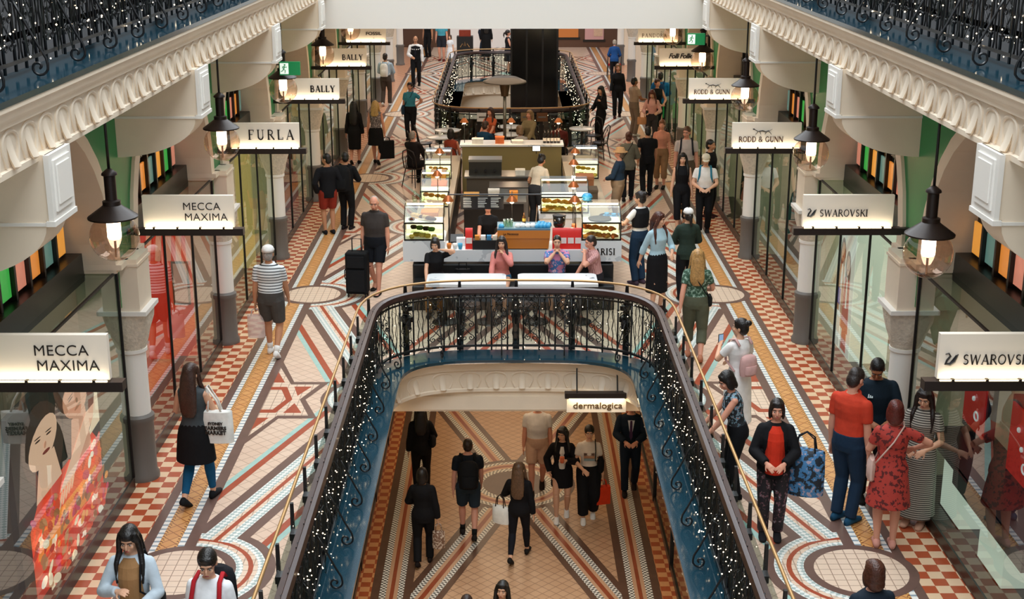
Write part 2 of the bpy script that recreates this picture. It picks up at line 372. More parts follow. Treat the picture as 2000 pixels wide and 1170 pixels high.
# lower floor
G=Floor(); LM=[tlowc,tlowch,tlowg,tlowr,tlowcr,tlowdot]; ZL=-3.6
G.strip([(-3.2,5),(3.2,5),(3.2,62),(-3.2,62)],0,ZL)
for sx in (-1,1):
    for x0,x1,m in ((2.23,3.2,1),(2.1,2.23,2),(2.0,2.1,5),(1.94,2.0,4),(1.88,1.94,3),(1.82,1.88,4),(1.73,1.82,5),(1.6,1.73,2)):
        G.strip([(sx*x0,5,5,0),(sx*x1,5,5,x1-x0),(sx*x1,62,62,x1-x0),(sx*x0,62,62,0)],m,ZL+Z(2))
for cy in (12.6,22.7,32.8,42.9,53):
    for sx in (-1,1):
        for sy in (-1,1):
            for w0,w1,m in ((.2,.31,2),(-.31,-.2,2),(.1,.2,5),(-.2,-.1,5),(.04,.1,4),(-.1,-.04,4),(-.04,.04,3)):
                G.line(0,cy,sx*1.75,cy+sy*5.05,w0,w1,m,ZL+Z(3),(-1.62,1.62,cy-5.05,cy+5.05))
    for sy in (-1,1):
        for w0,w1,m in ((0,.13,2),):
            G.line(-1.6,cy+sy*5.0,1.6,cy+sy*5.0,-.07,.07,m,ZL+Z(4),(-1.62,1.62,cy-5.2,cy+5.2))
    for r0,r1,m in ((1.0,1.1,2),(.9,1.0,5),(.84,.9,4),(.76,.84,3),(.7,.76,4),(.58,.7,5),(0,.58,2)): G.ring(0,cy,r0,r1,m,ZL+Z(5))
G.build('floor_lower',LM,kind='structure',label='lower level floor of buff tiles with crossing mosaic bands')
# ---------------------------------------------------------------- ledges and cornices round the openings
def voidpath(half,yend,y0,b=1.25,n=14,k=3.6):
    """U-shaped edge: left side, rounded far end, right side"""
    L=[(-half,y0)]; 
    for i in range(n+1):
        t=PI/2*i/n; L.append((-half*abs(math.cos(t))**(2/k),yend-b+b*math.sin(t)**(2/k)))
    R=[(-x,y) for x,y in L[::-1]]
    return L+R[1:]
def offset(path,d):
    out=[]
    for i,p in enumerate(path):
        a=V(path[max(0,i-1)]); b=V(path[min(len(path)-1,i+1)]); t=(b-a).normalized(); out.append((p[0]-t.y*d,p[1]+t.x*d))
    return out   # positive d moves away from the opening
def dense(path,step):
    """points at equal steps along a path with their tangents"""
    out=[]; acc=0
    for a,b in zip(path,path[1:]):
        a,b=V(a),V(b); L=(b-a).length
        if L<1e-6: continue
        d=(b-a)/L; t=acc
        while t<L: out.append((a+d*t,d)); t+=step
        acc=t-L
    return out
def profsweep(mb,path,prof,m=0,closed=True):
    """prof: list of (outward offset, z); closed ring profile"""
    P=[offset(path,o) for o,z in prof]; n=len(prof); N=len(path); ids=[[mb.pt((P[j][i][0],P[j][i][1],prof[j][1])) for j in range(n)] for i in range(N)]
    for a,b in zip(ids,ids[1:]):
        for j in range(n if closed else n-1): mb.idx((a[j],b[j],b[(j+1)%n],a[(j+1)%n]),m)
    if closed: mb.idx(ids[0],m); mb.idx(ids[-1][::-1],m)
def opening(path,zt,num,where,push=0,flute=.39):
    path0=path; path=offset(path,push) if push else path
    led=MB(); profsweep(led,path0,[(0,zt),(.5,zt),(.5,zt-.04),(0,zt-.045)]); led.build('ledge_stone',stoneledge,kind='structure',label='dark blue polished stone ledge '+where,smooth=False)
    cor=MB(); z=zt-.045
    profsweep(cor,path,[(.006,z+.0),(.006,z-.035),(.02,z-.05),(.026,z-.09),(.05,z-.13),(.062,z-.15),(.062,z-.165),(.1,z-.175),(.1,z-.455),(.08,z-.465),(.08,z-.51),(.11,z-.525),(.5,z-.525),(.5,z)])
    # arched leaves with tongues in relief
    for p,t in dense(path,flute):
        nx,ny=-t.y,t.x
        def W(u,d,zz): return (p.x+t.x*u+nx*d,p.y+t.y*u+ny*d,zz)
        hw=flute*.4; f0=.104
        cor.tube([W(-hw*.7,f0-.012,z-.44),W(-hw,f0-.006,z-.34)]+[W(hw*math.sin(a),f0-.006,z-.28+.08*math.cos(a)) for a in [PI*(-.5+i/8) for i in range(9)]]+[W(hw,f0-.006,z-.34),W(hw*.7,f0-.012,z-.44)],.016,6)
        N3=V((nx,ny,0)); T3=V((t.x,t.y,0))
        cor.rings([(W(0,f0+.005,z-.235),T3,N3,hw*.3,.01),(W(0,f0-.002,z-.30),T3,N3,hw*.36,.016),(W(0,f0-.02,z-.39),T3,N3,hw*.3,.026),(W(0,f0-.045,z-.45),T3,N3,hw*.3,.028),(W(0,f0-.035,z-.47),T3,N3,hw*.12,.012)],8)
    cor.build('trim_%d'%num,cream,kind='structure',label='cream reeded cornice under the ledge '+where,auto=True)
p_low=voidpath(VX,VY1,5.0); opening(p_low,.04,1,'of the near floor opening',push=.08)
p_far=[(x,V2B-(V2A+V2B)/2+y) for x,y in voidpath(VX,(V2A+V2B)/2,(V2A+V2B)/2-0.01-6.7+6.7-5,1.5)]
p_far=[(x,y) for x,y in voidpath(VX,V2B,V2A+3)]
opening(p_far,.04,2,'of the far floor opening',push=.08)
p_near2=[(-x,V2A+V2B-y) for x,y in voidpath(VX,V2B,V2A+3)]
led=MB(); profsweep(led,p_near2,[(0,.04),(.5,.04),(.5,0),(0,-.06)]); led.build('ledge_stone',stoneledge,kind='structure',label='dark ledge of the far floor opening, cafe end')
UX,UE=3.53,28.4
p_up=voidpath(UX,UE,4.0); opening(p_up,5.35,3,'of the top gallery opening')
# slabs, beams, soffits
mb=MB(); mb.box(-5,26.9,4.17,5,38,5.25); mb.build('bridge_slab',creamW,kind='structure',label='pale bridge slab crossing the atrium at the top')
mb=MB()
for q in (-1,1): mb.box(q*3.66,3,4.84,q*8.5,62,5.28); mb.box(q*3.3,28,4.84,q*3.7,62,5.28)
mb.box(-5,26.9,5.25,5,40,5.29)
mb.build('ceiling',cream,kind='structure',label='cream soffit under the top galleries')
mb=MB(); lowslab=mb
for q in (-1,1): mb.box(q*1.95,3,-.6,q*3.6,62,-.02)
mb.box(-1.95,19.3,-.85,1.95,37.1,-.03); mb.box(-3.2,51,-1.45,3.2,62,-.03); mb.box(-3.6,19.28,-.82,3.6,37,-.6)
mb.box(-3.2,61.8,-3.6,3.2,62,-.03); mb.build('slab_lower',cream,kind='structure',label='cream slab under the gallery floor with flat fascia')
for q in (-1,1):
    nm='left' if q<0 else 'right'
    mb=MB(); mb.box(q*7.6,3,5.28,q*7.9,62,8.6); mb.box(q*7.4,3,5.28,q*7.6,62,5.7)
    for k in range(9): mb.box(q*7.45,4+k*5.1,5.28,q*7.6,4.6+k*5.1,8.6)
    mb.build('wall_top_'+nm,blackwood,kind='structure',label='dark timber shopfront wall behind the top gallery railing '+nm)
    mb=MB(); mb.box(q*3.9,3,5.28,q*7.6,62,5.3); mb.build('floor_top_'+nm,mat('dark_gallery_tile','#1d1b1d',.35),kind='structure',label='dark tiled top gallery floor '+nm)
    # lower level shop walls
    mb=MB(); mb.box(q*2.66,5,ZL,q*2.9,62,-.6); mb.build('wall_lower_'+nm,cream,kind='structure',label='lower level wall on the '+nm)
    g=thing('shopfront','low glazed shopfront with black posts on the lower floor, %s side'%nm,'shopfront',(q*2.5,20,ZL))
    m2=MB(); m2.box(q*2.45,5,ZL,q*2.62,60,ZL+.12); m2.build('kerb',blackwood,g,world=True)
    for k in range(12):
        m2=MB(); y=14.3+k*2.55; m2.box(q*2.44,y,ZL,q*2.5,y+.07,ZL+2.6); m2.build('post',black,g,world=True)
    m2=MB(); m2.face([(q*2.47,5,ZL+.12),(q*2.47,60,ZL+.12),(q*2.47,60,ZL+2.6),(q*2.47,5,ZL+2.6)]); m2.build('pane',winglass,g,world=True)
# ---------------------------------------------------------------- walls with arches, columns, brackets
COLY=[9.9+5.1*k for k in range(-1,10)]
pane_cols=[mat('pane_%s'%n,c,.25,emit=e,noise=.1,nscale=6) for n,c,e in (('amber','#e59a3e',.6),('green','#3fae4a',.5),('rose','#d98a72',.5),('orange','#e08a3a',.55),('teal','#6f9c92',.3),('smoke','#3a3230',.0))]
def ell(a,b,zs,n=18): return [(a*math.sin(PI*(-.5+i/n)),zs+b*math.cos(PI*(-.5+i/n))) for i in range(n+1)]
wn=0
shopcol={(-1,0):('#2c332f','#4a463e'),(-1,1):('#a8301c','#c2452a'),(-1,2):('#b9a36a','#d8c084'),(-1,3):('#8f8a78','#b0a58a'),(-1,4):('#8a7d68','#a89878'),
         (1,0):('#1c1b26','#2a2a33'),(1,1):('#59605a','#8c9488'),(1,2):('#4b5148','#7c7a68'),(1,3):('#6d6a55','#9a937c'),(1,4):('#7fae98','#bcd8c4')}
for q in (-1,1):
    side='left' if q<0 else 'right'
    w=MB()
    for k,yc in enumerate(COLY[:-1]):
        yb=yc+2.55; IN=ell(2.06,1.95,2.66); OUT=ell(2.26,2.1,2.66)
        X=q*4.5
        for (a,b),(c_,d) in zip(OUT,OUT[1:]): w.face([(X,yb+a,b),(X,yb+c_,d),(X,yb+c_,5.3),(X,yb+a,5.3)],1)
        for s2 in (-1,1): w.face([(X,yb+s2*2.26,2.2),(X,yb+s2*2.55,2.2),(X,yb+s2*2.55,5.3),(X,yb+s2*2.26,5.3)],1)
        Xf=q*4.46
        for (i0,i1),(o0,o1) in zip(zip(IN,IN[1:]),zip(OUT,OUT[1:])):
            w.face([(Xf,yb+i0[0],i0[1]),(Xf,yb+i1[0],i1[1]),(Xf,yb+o1[0],o1[1]),(Xf,yb+o0[0],o0[1])],0)
            w.face([(Xf,yb+i0[0],i0[1]),(Xf,yb+i1[0],i1[1]),(q*5.0,yb+i1[0],i1[1]),(q*5.0,yb+i0[0],i0[1])],0)
            w.face([(Xf,yb+o0[0],o0[1]),(Xf,yb+o1[0],o1[1]),(X,yb+o1[0],o1[1]),(X,yb+o0[0],o0[1])],0)
    for yc in COLY:
        w.box(q*4.3,yc-.26,2.15,q*5.0,yc+.26,2.76,0); w.box(q*4.285,yc-.275,2.68,q*5.0,yc+.275,2.71,0)
        w.box(q*4.4,yc-.5,2.7,q*5.0,yc-.2,2.76,0); w.box(q*4.4,yc+.2,2.7,q*5.0,yc+.5,2.76,0)
        w.box(q*4.62,yc-.12,0,q*7.5,yc+.12,2.9,0)
    w.box(q*5.04,3,2.9,q*5.3,62,5.3,2)
    w.build('wall_'+side,[cream,green,blackwood],kind='structure',label='%s arcade wall of cream arches and green spandrels above the shops'%side)
    for yc in COLY[1:]:
        c=thing('column','cream %s column with carved capital and grey base, %s from the front'%(side,['first','second','third','fourth','fifth','sixth','seventh','eighth','ninth','tenth'][COLY.index(yc)-1]),'column',(q*4.5,yc,0),kind='structure')
        MB().lathe([(.2,0),(.2,.06),(.175,.1),(.175,.72),(.19,.74),(.19,.8),(.16,.83)],n=20).build('base',greycol,c,auto=True)
        MB().lathe([(.155,.83),(.15,1.58),(.17,1.6),(.17,1.64)],n=20).build('shaft',creamW,c,auto=True)
        m=MB(); R=[]
        for z,r,p in ((1.64,.16,0),(1.72,.185,.1),(1.84,.22,.4),(1.98,.265,.8),(2.1,.285,1)):
            R.append((z,r,p))
        ids=[]
        for z,r,p in R:
            row=[]
            for j in range(24):
                a=2*PI*(j+.5)/24; cx,cy=math.cos(a),math.sin(a); mx=max(abs(cx),abs(cy)); rr=r*((1-p)+p/mx*.86)
                rr*=1+.05*math.sin(6*a+z*40)*(1 if 1.65<z<2.04 else 0)
                row.append(m.pt((rr*cx,rr*cy,z)))
            ids.append(row)
        for a,b in zip(ids,ids[1:]):
            for j in range(24): m.idx((a[j],a[(j+1)%24],b[(j+1)%24],b[j]))
        m.build('capital',carved,c,auto=True)
        m=MB(); m.box(-.27,-.285,2.1,.27,.285,2.15); m.build('abacus',creamW,c)
    for i,yc in enumerate(COLY[1:6]):
        b=thing('bracket','cream console bracket with panelled front block under the %s gallery, %s from the front'%(side,['first','second','third','fourth','fifth'][i]),'bracket',(q*4.56,yc+.3,4.84),kind='structure')
        D=-q; hw=.24
        prof=[(0,0),(1.0,0),(1.0,-.5),(.96,-.5)]+[(.96*math.cos(PI/2*i/12),-.54-.44*math.sin(PI/2*i/12)) for i in range(13)]
        m=MB(); m.ext([(D*x,-hw,z) for x,z in prof],(0,2*hw,0)); m.build('body',cream,b,auto=True)
        m=MB(); m.box(D*.97,-hw-.03,-.54,D*1.04,hw+.03,-.5); m.box(D*.0,-hw-.015,-.54,D*.98,hw+.015,-.515); m.build('moulding',creamW,b)
        m=MB(); m.box(D*.99,-hw-.02,-.5,D*1.03,hw+.02,0); m.box(D*1.03,-hw+.05,-.44,D*1.045,hw-.05,-.05); m.box(D*1.04,-hw+.09,-.39,D*1.055,hw-.09,-.09); m.build('panel_block',creamW,b,auto=True)
    # windows and glazed shop bays
    for k,yc in enumerate(COLY[:8]):
        yb=yc+2.55; wn+=1
        f=MB()
        IN=ell(2.04,1.93,2.68,24); f.face([(q*5.0,yb+a,z) for a,z in IN],0)
        f.box(q*4.82,yb-2.08,2.58,q*5.0,yb+2.08,2.9,0)
        wd=tag(f.build('window_%d'%wn,[blackwood]),kind='structure',label='arched window of coloured panes in dark timber over the %s shops, bay %d'%(side,k+1))
        for j in range(-4,5):
            y=yb+j*.42+.03
            for r,(z0,z1) in enumerate(((2.95,3.3),(3.38,3.8),(3.88,4.25))):
                if abs(j*.42)+.17>2.0*math.sqrt(max(0,1-((z1-2.68)/1.93)**2)): continue
                cm=pane_cols[(j+4+k*2)%5] if (r==0 and k<4) else pane_cols[5]
                p=MB(); p.box(q*4.94,y-.165,z0,q*4.96,y+.165,z1); p.build('pane',cm,wd)
            m=MB(); m.box(q*4.9,y-.235,2.9,q*4.99,y-.185,2.68+1.9*math.sqrt(max(0,1-((j*.42-.2)/2.06)**2))); m.build('glazing_bar',blackwood,wd)
        y0,y1=yc+.36,yc+4.74
        g=thing('display_window','glazed display bay with dark frame and glass top in %s bay %d'%(side,k+1),'shop window',(q*4.5,yb,0),kind='structure')
        m=MB(); m.box(q*4.5,y0-.02,0,q*4.98,y1+.02,.15); m.build('kerb',blackwood,g,world=True)
        m=MB(); m.box(q*4.99,yc+.1,2.5,q*5.04,yc+5,2.6); m.build('head',blackwood,g,world=True)
        for yy in ((y0,y1) if k in(1,) else (y0,yb-.75,yb+.75,y1)):
            m=MB(); m.box(q*4.49,yy-.009,.15,q*4.52,yy+.009,2.66); m.build('mullion',black,g,world=True)
        m=MB(); m.box(q*4.49,y0,2.64,q*4.515,y1,2.665); m.build('top_rail',black,g,world=True)
        for a,b in ((y0,yb-.75),(yb-.75,yb+.75),(yb+.75,y1)):
            m=MB(); m.face([(q*4.51,a,.15),(q*4.51,b,.15),(q*4.51,b,2.65),(q*4.51,a,2.65)]); m.build('pane',winglass,g,world=True)
        m=MB(); m.face([(q*4.51,y0,2.65),(q*4.51,y1,2.65),(q*4.84,y1,2.65),(q*4.84,y0,2.65)])
        m.build('top_pane',winglass,g,world=True)
        for yy in (y0,y1):
            m=MB(); m.face([(q*4.51,yy,.15),(q*4.98,yy,.15),(q*4.98,yy,2.65),(q*4.51,yy,2.65)]); m.build('return_pane',winglass,g,world=True)
        # shop room behind
        ca,cb=shopcol.get((q,min(k-1,4)),('#5a5348','#8a7d68')) if k>0 else ('#2c2a28','#3a3833')
        r=MB(); r.box(q*4.95,yc+.12,0,q*7.5,yc+4.98,.06,0); r.box(q*7.3,yc+.12,.06,q*7.5,yc+4.98,2.9,1); r.box(q*5.05,yc+.12,2.8,q*7.5,yc+4.98,2.9,2)
        r.build('shop_room',[mat('shop_floor_%d%d'%(q+1,k),cb,.25),mat('shop_wall_%d%d'%(q+1,k),ca,.6),creamW],kind='structure',label='shop interior walls and floor behind %s bay %d'%(side,k+1))
        en={(-1,1):16,(-1,2):45,(1,1):18,(1,2):40}.get((q,k),42)
        if k>0: lamp('AREA',(q*6.1,yb,2.76),en,(1,.86,.66),size=1.6,sy=3.6,name='shop_ceiling_lamp')
# ---------------------------------------------------------------- pendant globes
pend0=None; ordn=['first','second','third','fourth','fifth','sixth']
for q in (-1,1):
    for k in range(6):
        y=(12.6+5.1*k) if q<0 else (12.5+5.2*k); loc=(q*3.88,y,3.56 if q<0 else 3.41)
        lab='black-capped clear globe pendant lamp on the %s side, %s from the front'%('left' if q<0 else 'right',ordn[k])
        if pend0 is None:
            p=pend0=thing('pendant_lamp',lab,'lamp',loc,group='globe pendants under the galleries')
            MB().tube([(0,0,.62),(0,0,1.44)],.014,8).build('rod',iron,p,smooth=True)
            m=MB(); m.lathe([(.02,.66),(.07,.62),(.075,.6),(.055,.59),(.055,.36),(.085,.35),(.085,.31),(.11,.29),(.2,.225),(.235,.2),(.235,.185),(.1,.18)],n=24); m.build('cap',darkmetal,p,auto=True)
            MB().ball((0,0,0),.235,28,18).build('glass_globe',globeglass,p,smooth=True)
            MB().lathe([(.055,-.02),(.066,0),(.066,.15),(.05,.16)],n=14).build('bulb',bulbmat,p,smooth=True)
            MB().lathe([(.012,-.2),(.012,-.03),(.05,-.03)],n=8).build('bulb_holder',brass,p,smooth=True)
        else: dup(pend0,loc,label=lab)
        lamp('POINT',(loc[0],y,loc[2]+.07),120,WARM,size=.06,name='pendant_light')
# ---------------------------------------------------------------- hanging shop signs
ink=mat('black_lettering','#1a1512',.4); bronze=mat('bronze_lettering','#5a3a24',.4,metal=.3)
SIGN={-1:[('MECCA\nMAXIMA','mm'),('MECCA\nMAXIMA','mm'),('FURLA','serif'),('BALLY','slab'),('BALLY','slab'),('FOSSIL','wide')],1:[('SWAROVSKI','swan'),('SWAROVSKI','swan'),('RODD & GUNN','dog'),('RODD & GUNN','dog'),('Folli Follie','script'),('PANDORA','pan')]}
desc={'mm':'two lines of thin black capitals','serif':'five spaced serif capitals','slab':'five bold slab capitals','wide':'six wide capitals','swan':'a small swan and black capitals','dog':'a small running dog over brown capitals','script':'two black brush-script words','pan':'brown spaced capitals and a small crown'}
for q in (-1,1):
    for k,(tx,st) in enumerate(SIGN[q]):
        y=10.1+5.1*k
        s=thing('shop_sign','lit sign, %s, %s side, %s from front'%(desc[st],'left' if q<0 else 'right',ordn[k]),'sign',(q*3.78,y,2.98),group=None)
        x0,x1=-.55*1,.55
        m=MB(); m.box(-.52,-.03,.05,.52,.03,.42); m.build('panel',signface,s)
        m=MB(); e=.62; m.box(-e,-.055,-.045,e,.055,.035); m.box(q*.55,-.04,-.04,q*.75,.04,.03); m.build('bar',darkmetal,s,auto=True)
        for bx in (-.4,-.13,.13,.4): m=MB(); m.box(bx-.012,-.065,.03,bx+.012,.065,.055); m.build('clip',darkmetal,s)
        m=MB(); m.box(-.5,-.05,.036,.5,-.036,.046); m.build('lamp_strip',ledm,s)
        lamp('AREA',(q*3.78,y-.075,3.04),1.15,(1,.84,.6),rot=(math.radians(157),0,0),size=1.0,sy=.03,name='sign_light')
        P=lambda u,v,d:(u,-.031-d,v)
        if st=='mm':
            for ln,(t,zz,xx) in enumerate((('MECCA',.29,.14),('MAXIMA',.165,.2))): text(t,'lettering',s,(xx if ln else .155,-.032,zz),(PI/2,0,0),.125,ink,off=-.0007,sp=1.05)
        elif st in('serif','slab'):
            m=MB(); sz=.15 if st=='serif' else .12; tr=.32 if st=='serif' else .14; serif(m,tx,.44-slen(tx,sz,tr),.17,sz,P,tr,1 if st=='serif' else 1.45); m.build('lettering',ink,s)
        elif st=='wide': text(tx,'lettering',s,(.2,-.032,.25),(PI/2,0,0),.11,ink,sx=1.25,off=.003); text('~','emblem',s,(.2,-.032,.14),(PI/2,0,0),.06,ink)
        elif st=='swan':
            m=MB(); sz=.082; serif(m,tx,-.33,.17,sz,P,.07,.95); m.build('lettering',ink,s)
            m=MB(); m.tube([(-.47,-.034,.255),(-.445,-.034,.262),(-.43,-.034,.24),(-.455,-.034,.205),(-.465,-.034,.175),(-.43,-.034,.172),(-.4,-.034,.195),(-.37,-.034,.255)],[.004,.007,.008,.009,.011,.014,.014,.004],6); m.tube([(-.43,-.034,.178),(-.385,-.034,.25)],[.008,.003],5); m.build('swan_emblem',ink,s)
        elif st=='dog':
            m=MB(); sz=.082; serif(m,tx,-.42,.13,sz,P,.06,1.2); m.build('lettering',bronze,s)
            m=MB(); m.tube([(-.14,-.034,.29),(-.07,-.034,.3),(-.02,-.034,.285),(.03,-.034,.3)],[.006,.011,.009,.012],6)
            for a,b in ((-.13,-.17),(-.11,-.09),(.0,-.03),(.03,.07)): m.tube([(a,-.034,.29),(b,-.034,.245)],[.005,.003],5)
            m.tube([(-.14,-.034,.295),(-.19,-.034,.32)],[.005,.004],5); m.ball((-.2,-.034,.325),(.016,.004,.01),8,5); m.tube([(.03,-.034,.3),(.08,-.034,.325)],[.004,.002],5); m.build('dog_emblem',ink,s)
        elif st=='script': text(tx,'lettering',s,(-.05,-.032,.25),(PI/2,0,math.radians(0)),.15,ink,shear=.3,off=.004,sp=.9)
        else: m=MB(); serif(m,tx.replace('Ó','O'),-.42,.15,.1,P,.2,.8); m.tube([(.06,-.034,.28),(.075,-.034,.3),(.085,-.034,.28),(.095,-.034,.3),(.11,-.034,.28)],.004,5); m.build('lettering',bronze,s)
# exit signs
exg=mat('exit_green','#0f7a45',.4,emit=.35); exw=mat('exit_white','#e8f5ea',.4,emit=.6)
for q,loc in ((-1,(-3.72,22.6,3.93)),(1,(3.5,26.4,4.02))):
    s=thing('exit_sign','green exit sign with running figure hanging at the far %s'%('left' if q<0 else 'right'),'exit sign',loc)
    m=MB(); m.box(-.17,-.03,-.11,.17,.03,.11); m.build('box',exg,s)
    m=MB(); m.tube([(0,.0,.06),(q*1.0,.0,.06)],.012,6); m.build('wall_arm',iron,s)
    m=MB(); m.box(-.16,-.034,-.09,-.02,-.031,.09); m.build('panel',exw,s)
    m=MB(); m.ball((-.08,-.037,.06),(.015,.003,.015),8,5); m.tube([(-.085,-.037,.04),(-.1,-.037,-.01)],.011,5)
    for a in (((-.1,-.01),(-.07,-.03),(-.08,-.07)),((-.1,-.01),(-.12,-.04),(-.145,-.045)),((-.085,.035),(-.06,.02),(-.045,.03)),((-.085,.035),(-.115,.03),(-.12,.005))): m.tube([(u,-.037,v) for u,v in a],.007,5)
    m.build('running_figure',exg,s)
# ---------------------------------------------------------------- railings
def spiral(cx,cz,r,turns,a0,dirn,n=16): return [(cx+r*(1-.85*i/n)*math.cos(a0+dirn*2*PI*turns*i/n),0,cz+r*(1-.85*i/n)*math.sin(a0+dirn*2*PI*turns*i/n)) for i in range(n+1)]
mb=MB(); mb.tube([(0,0,.0),(0,0,.9)],.014,5)
for z in (.2,.7): mb.ball((0,0,z),.022,6,4)
BAR=mb.mesh('baluster',iron,True)
mb=MB()
for x in (-.035,.035): mb.tube([(x+.012*math.sin(z*28+x*40),0,z) for z in [.02+.88*i/14 for i in range(15)]],.008,4)
WAVY=mb.mesh('wavy_bars',iron,True)
mb=MB()
for i in range(4):
    z=.14+.21*i
    for sx in (-1,1):
        mb.tube(spiral(sx*.05,z,.05,1.3,PI/2,-sx),.0075,4); mb.tube([(sx*.05,0,z+.05),(0,0,z+.1),(-sx*.05,0,z+.16)],.007,4)
SCROLL=mb.mesh('scroll_panel',iron,True)
mb=MB(); mb.tube([(0,0,.6),(0,-.06,.48),(0,-.17,.25),(0,-.225,.15),(0,-.235,.1)]+[(0,-.165+r*-math.cos(t),.08-r*math.sin(t)) for t,r in [(.25+i*.42,.07-.0036*i) for i in range(18)]],.011,5)
mb.tube([(0,-.0,.55)]+[(0,.03*math.sin(a)-.01,.55+.03-.03*math.cos(a)) for a in (.8,1.6,2.4,3.2,4)],.009,5)
BRACE=mb.mesh('scroll_brace',iron,True)
mb=MB(); mb.box(-.05,-.008,-.02,.05,.008,.42); mb.ext([(-.065,-.015,.4),(.065,-.015,.4),(.018,-.015,1.07),(-.018,-.015,1.07)],(0,.03,0)); mb.box(-.07,-.1,.52,.07,.025,.6); mb.box(-.06,-.1,.7,.06,.025,.77); mb.lathe([(.03,.42),(.035,.5),(.03,.58)],c=(0,-.1,0),n=8)
POST=mb.mesh('black_post',iron)
def put(me,p,t,z,parent,name):
    o=bpy.data.objects.new(name,me); COL.objects.link(o); o.parent=parent
    o.location=(p.x-parent.location.x,p.y-parent.location.y,z-parent.location.z); o.rotation_euler=(0,0,math.atan2(t.y,t.x)); return o
def railing(name,label,path,zb,loc,step=.24,outer=True,brace=.95,lights=45,wires=True,lab2='',infill=True,dens=None,lr=.0075):
    r=thing(name,label,'railing',loc)
    base=offset(path,.36)
    mb=MB(); profsweep(mb,base,[(-.065,zb+.96),(-.05,zb+1.02),(-.012,zb+1.035),(.0,zb+1.02),(.05,zb+1.02),(.065,zb+.96),(.03,zb+.92),(-.03,zb+.92)]); mb.build('handrail',mahog,r,world=True,auto=True)
    mb=MB(); profsweep(mb,base,[(-.02,zb+.1),(-.02,zb+.13),(.02,zb+.13),(.02,zb+.1)]); profsweep(mb,base,[(-.012,zb+.86),(-.012,zb+.885),(.012,zb+.885),(.012,zb+.86)]); mb.build('rail_bar',iron,r,world=True)
    D=dense(base,step/2)
    for i,(p,t) in enumerate(D):
        if i%2==0: put(BAR,p,t,zb+.04,r,'baluster')
        elif infill: put(SCROLL if (i//2)%2 else WAVY,p,t,zb+.1,r,'scroll_panel' if (i//2)%2 else 'wavy_bars')
    if brace:
        for p,t in dense(offset(path,.34),brace): put(BRACE,p,t,zb,r,'scroll_brace')
    if outer:
        ob=offset(path,.56); mb=MB(); mb.tube([(x,y,zb+1.08) for x,y in ob],.018,8); mb.build('brass_handrail',brass,r,world=True,smooth=True)
        for p,t in dense(offset(path,.52),.85): put(POST,p,t,zb+.02,r,'post')
        mb=MB(); g=offset(path,.5)
        for a,b in zip(g,g[1:]): mb.face([(a[0],a[1],zb+.1),(b[0],b[1],zb+.1),(b[0],b[1],zb+.92),(a[0],a[1],zb+.92)])
        mb.build('glass_panel',winglass,r,world=True,smooth=True)
    if lights:
        L=MB(); Wr=MB(); q=dense(offset(path,.29),1.0/lights)
        for p,t in q:
            d=dens(p) if dens else 1
            if random.random()>d: continue
            n=V((-t.y,t.x)); u=random.gauss(.02,.045); z=zb+.06+.86*random.random()**.9
            c=(p.x+n.x*u,p.y+n.y*u,z); s=lr*random.uniform(.6,1.25)
            v=[L.pt((c[0]+a*s,c[1]+b*s,c[2]+e*s)) for a,b,e in ((1,0,0),(-1,0,0),(0,1,0),(0,-1,0),(0,0,1),(0,0,-1))]
            for f in ((0,2,4),(2,1,4),(1,3,4),(3,0,4),(2,0,5),(1,2,5),(3,1,5),(0,3,5)): L.idx([v[i] for i in f])
        L.build('fairy_lights',fairym,kind='stuff',label='warm white fairy lights strung '+lab2,cat='fairy lights')
        for w in range(int(len(q)/lights*5) if wires else 0):
            i=random.randrange(len(q)); pts=[]
            for k in range(7):
                p,t=q[min(len(q)-1,i+k*max(1,lights//12))]; n=V((-t.y,t.x)); u=random.uniform(-.03,.09); pts.append((p.x+n.x*u,p.y+n.y*u,zb+random.uniform(.06,.92)))
            Wr.tube(pts,.0045,3,cap=False)
        if wires: Wr.build('light_wires',mat('dark_green_wire','#0e1611',.6),r,world=True,kind='stuff')
    return r
railing('balustrade','black iron and mahogany balustrade wound with fairy lights around the near floor opening',voidpath(VX,VY1,9.3),.04,(0,VY1,0),lights=30,lab2='over the railing of the near floor opening',dens=lambda p:1 if p.y<17.9 else .3)
pl=[(-UX,7.6),(-UX,21.5)]; pr_=[(UX,21.5),(UX,7.6)]
def seg(a,b,n=40): return [(a[0]+(b[0]-a[0])*i/n,a[1]+(b[1]-a[1])*i/n) for i in range(n+1)]
railing('balustrade','black iron balustrade with fairy lights along the top left gallery ledge',seg(*pl),5.35,(-UX,12,5.35),outer=False,lights=30,lab2='over the top left gallery railing',lr=.0075)
railing('balustrade','black iron balustrade with fairy lights along the top right gallery ledge',seg(*pr_),5.35,(UX,12,5.35),outer=False,lights=30,lab2='over the top right gallery railing',lr=.0075)
railing('balustrade','black iron balustrade with fairy lights around the far floor opening',voidpath(VX,V2B,V2A+2.2),.04,(0,V2B,0),step=.32,infill=True,brace=0,lights=14,wires=False,lab2='over the railing of the far floor opening',lr=.009)
r=railing('balustrade','mahogany topped iron balustrade at the cafe end of the far opening',[(-x,V2A+V2B-y) for x,y in voidpath(VX,V2B,V2B-2.1)],.04,(0,V2A,0),step=.32,infill=False,brace=0,lights=20,wires=False,lab2='over the railing behind the cafe tables',lr=.009)
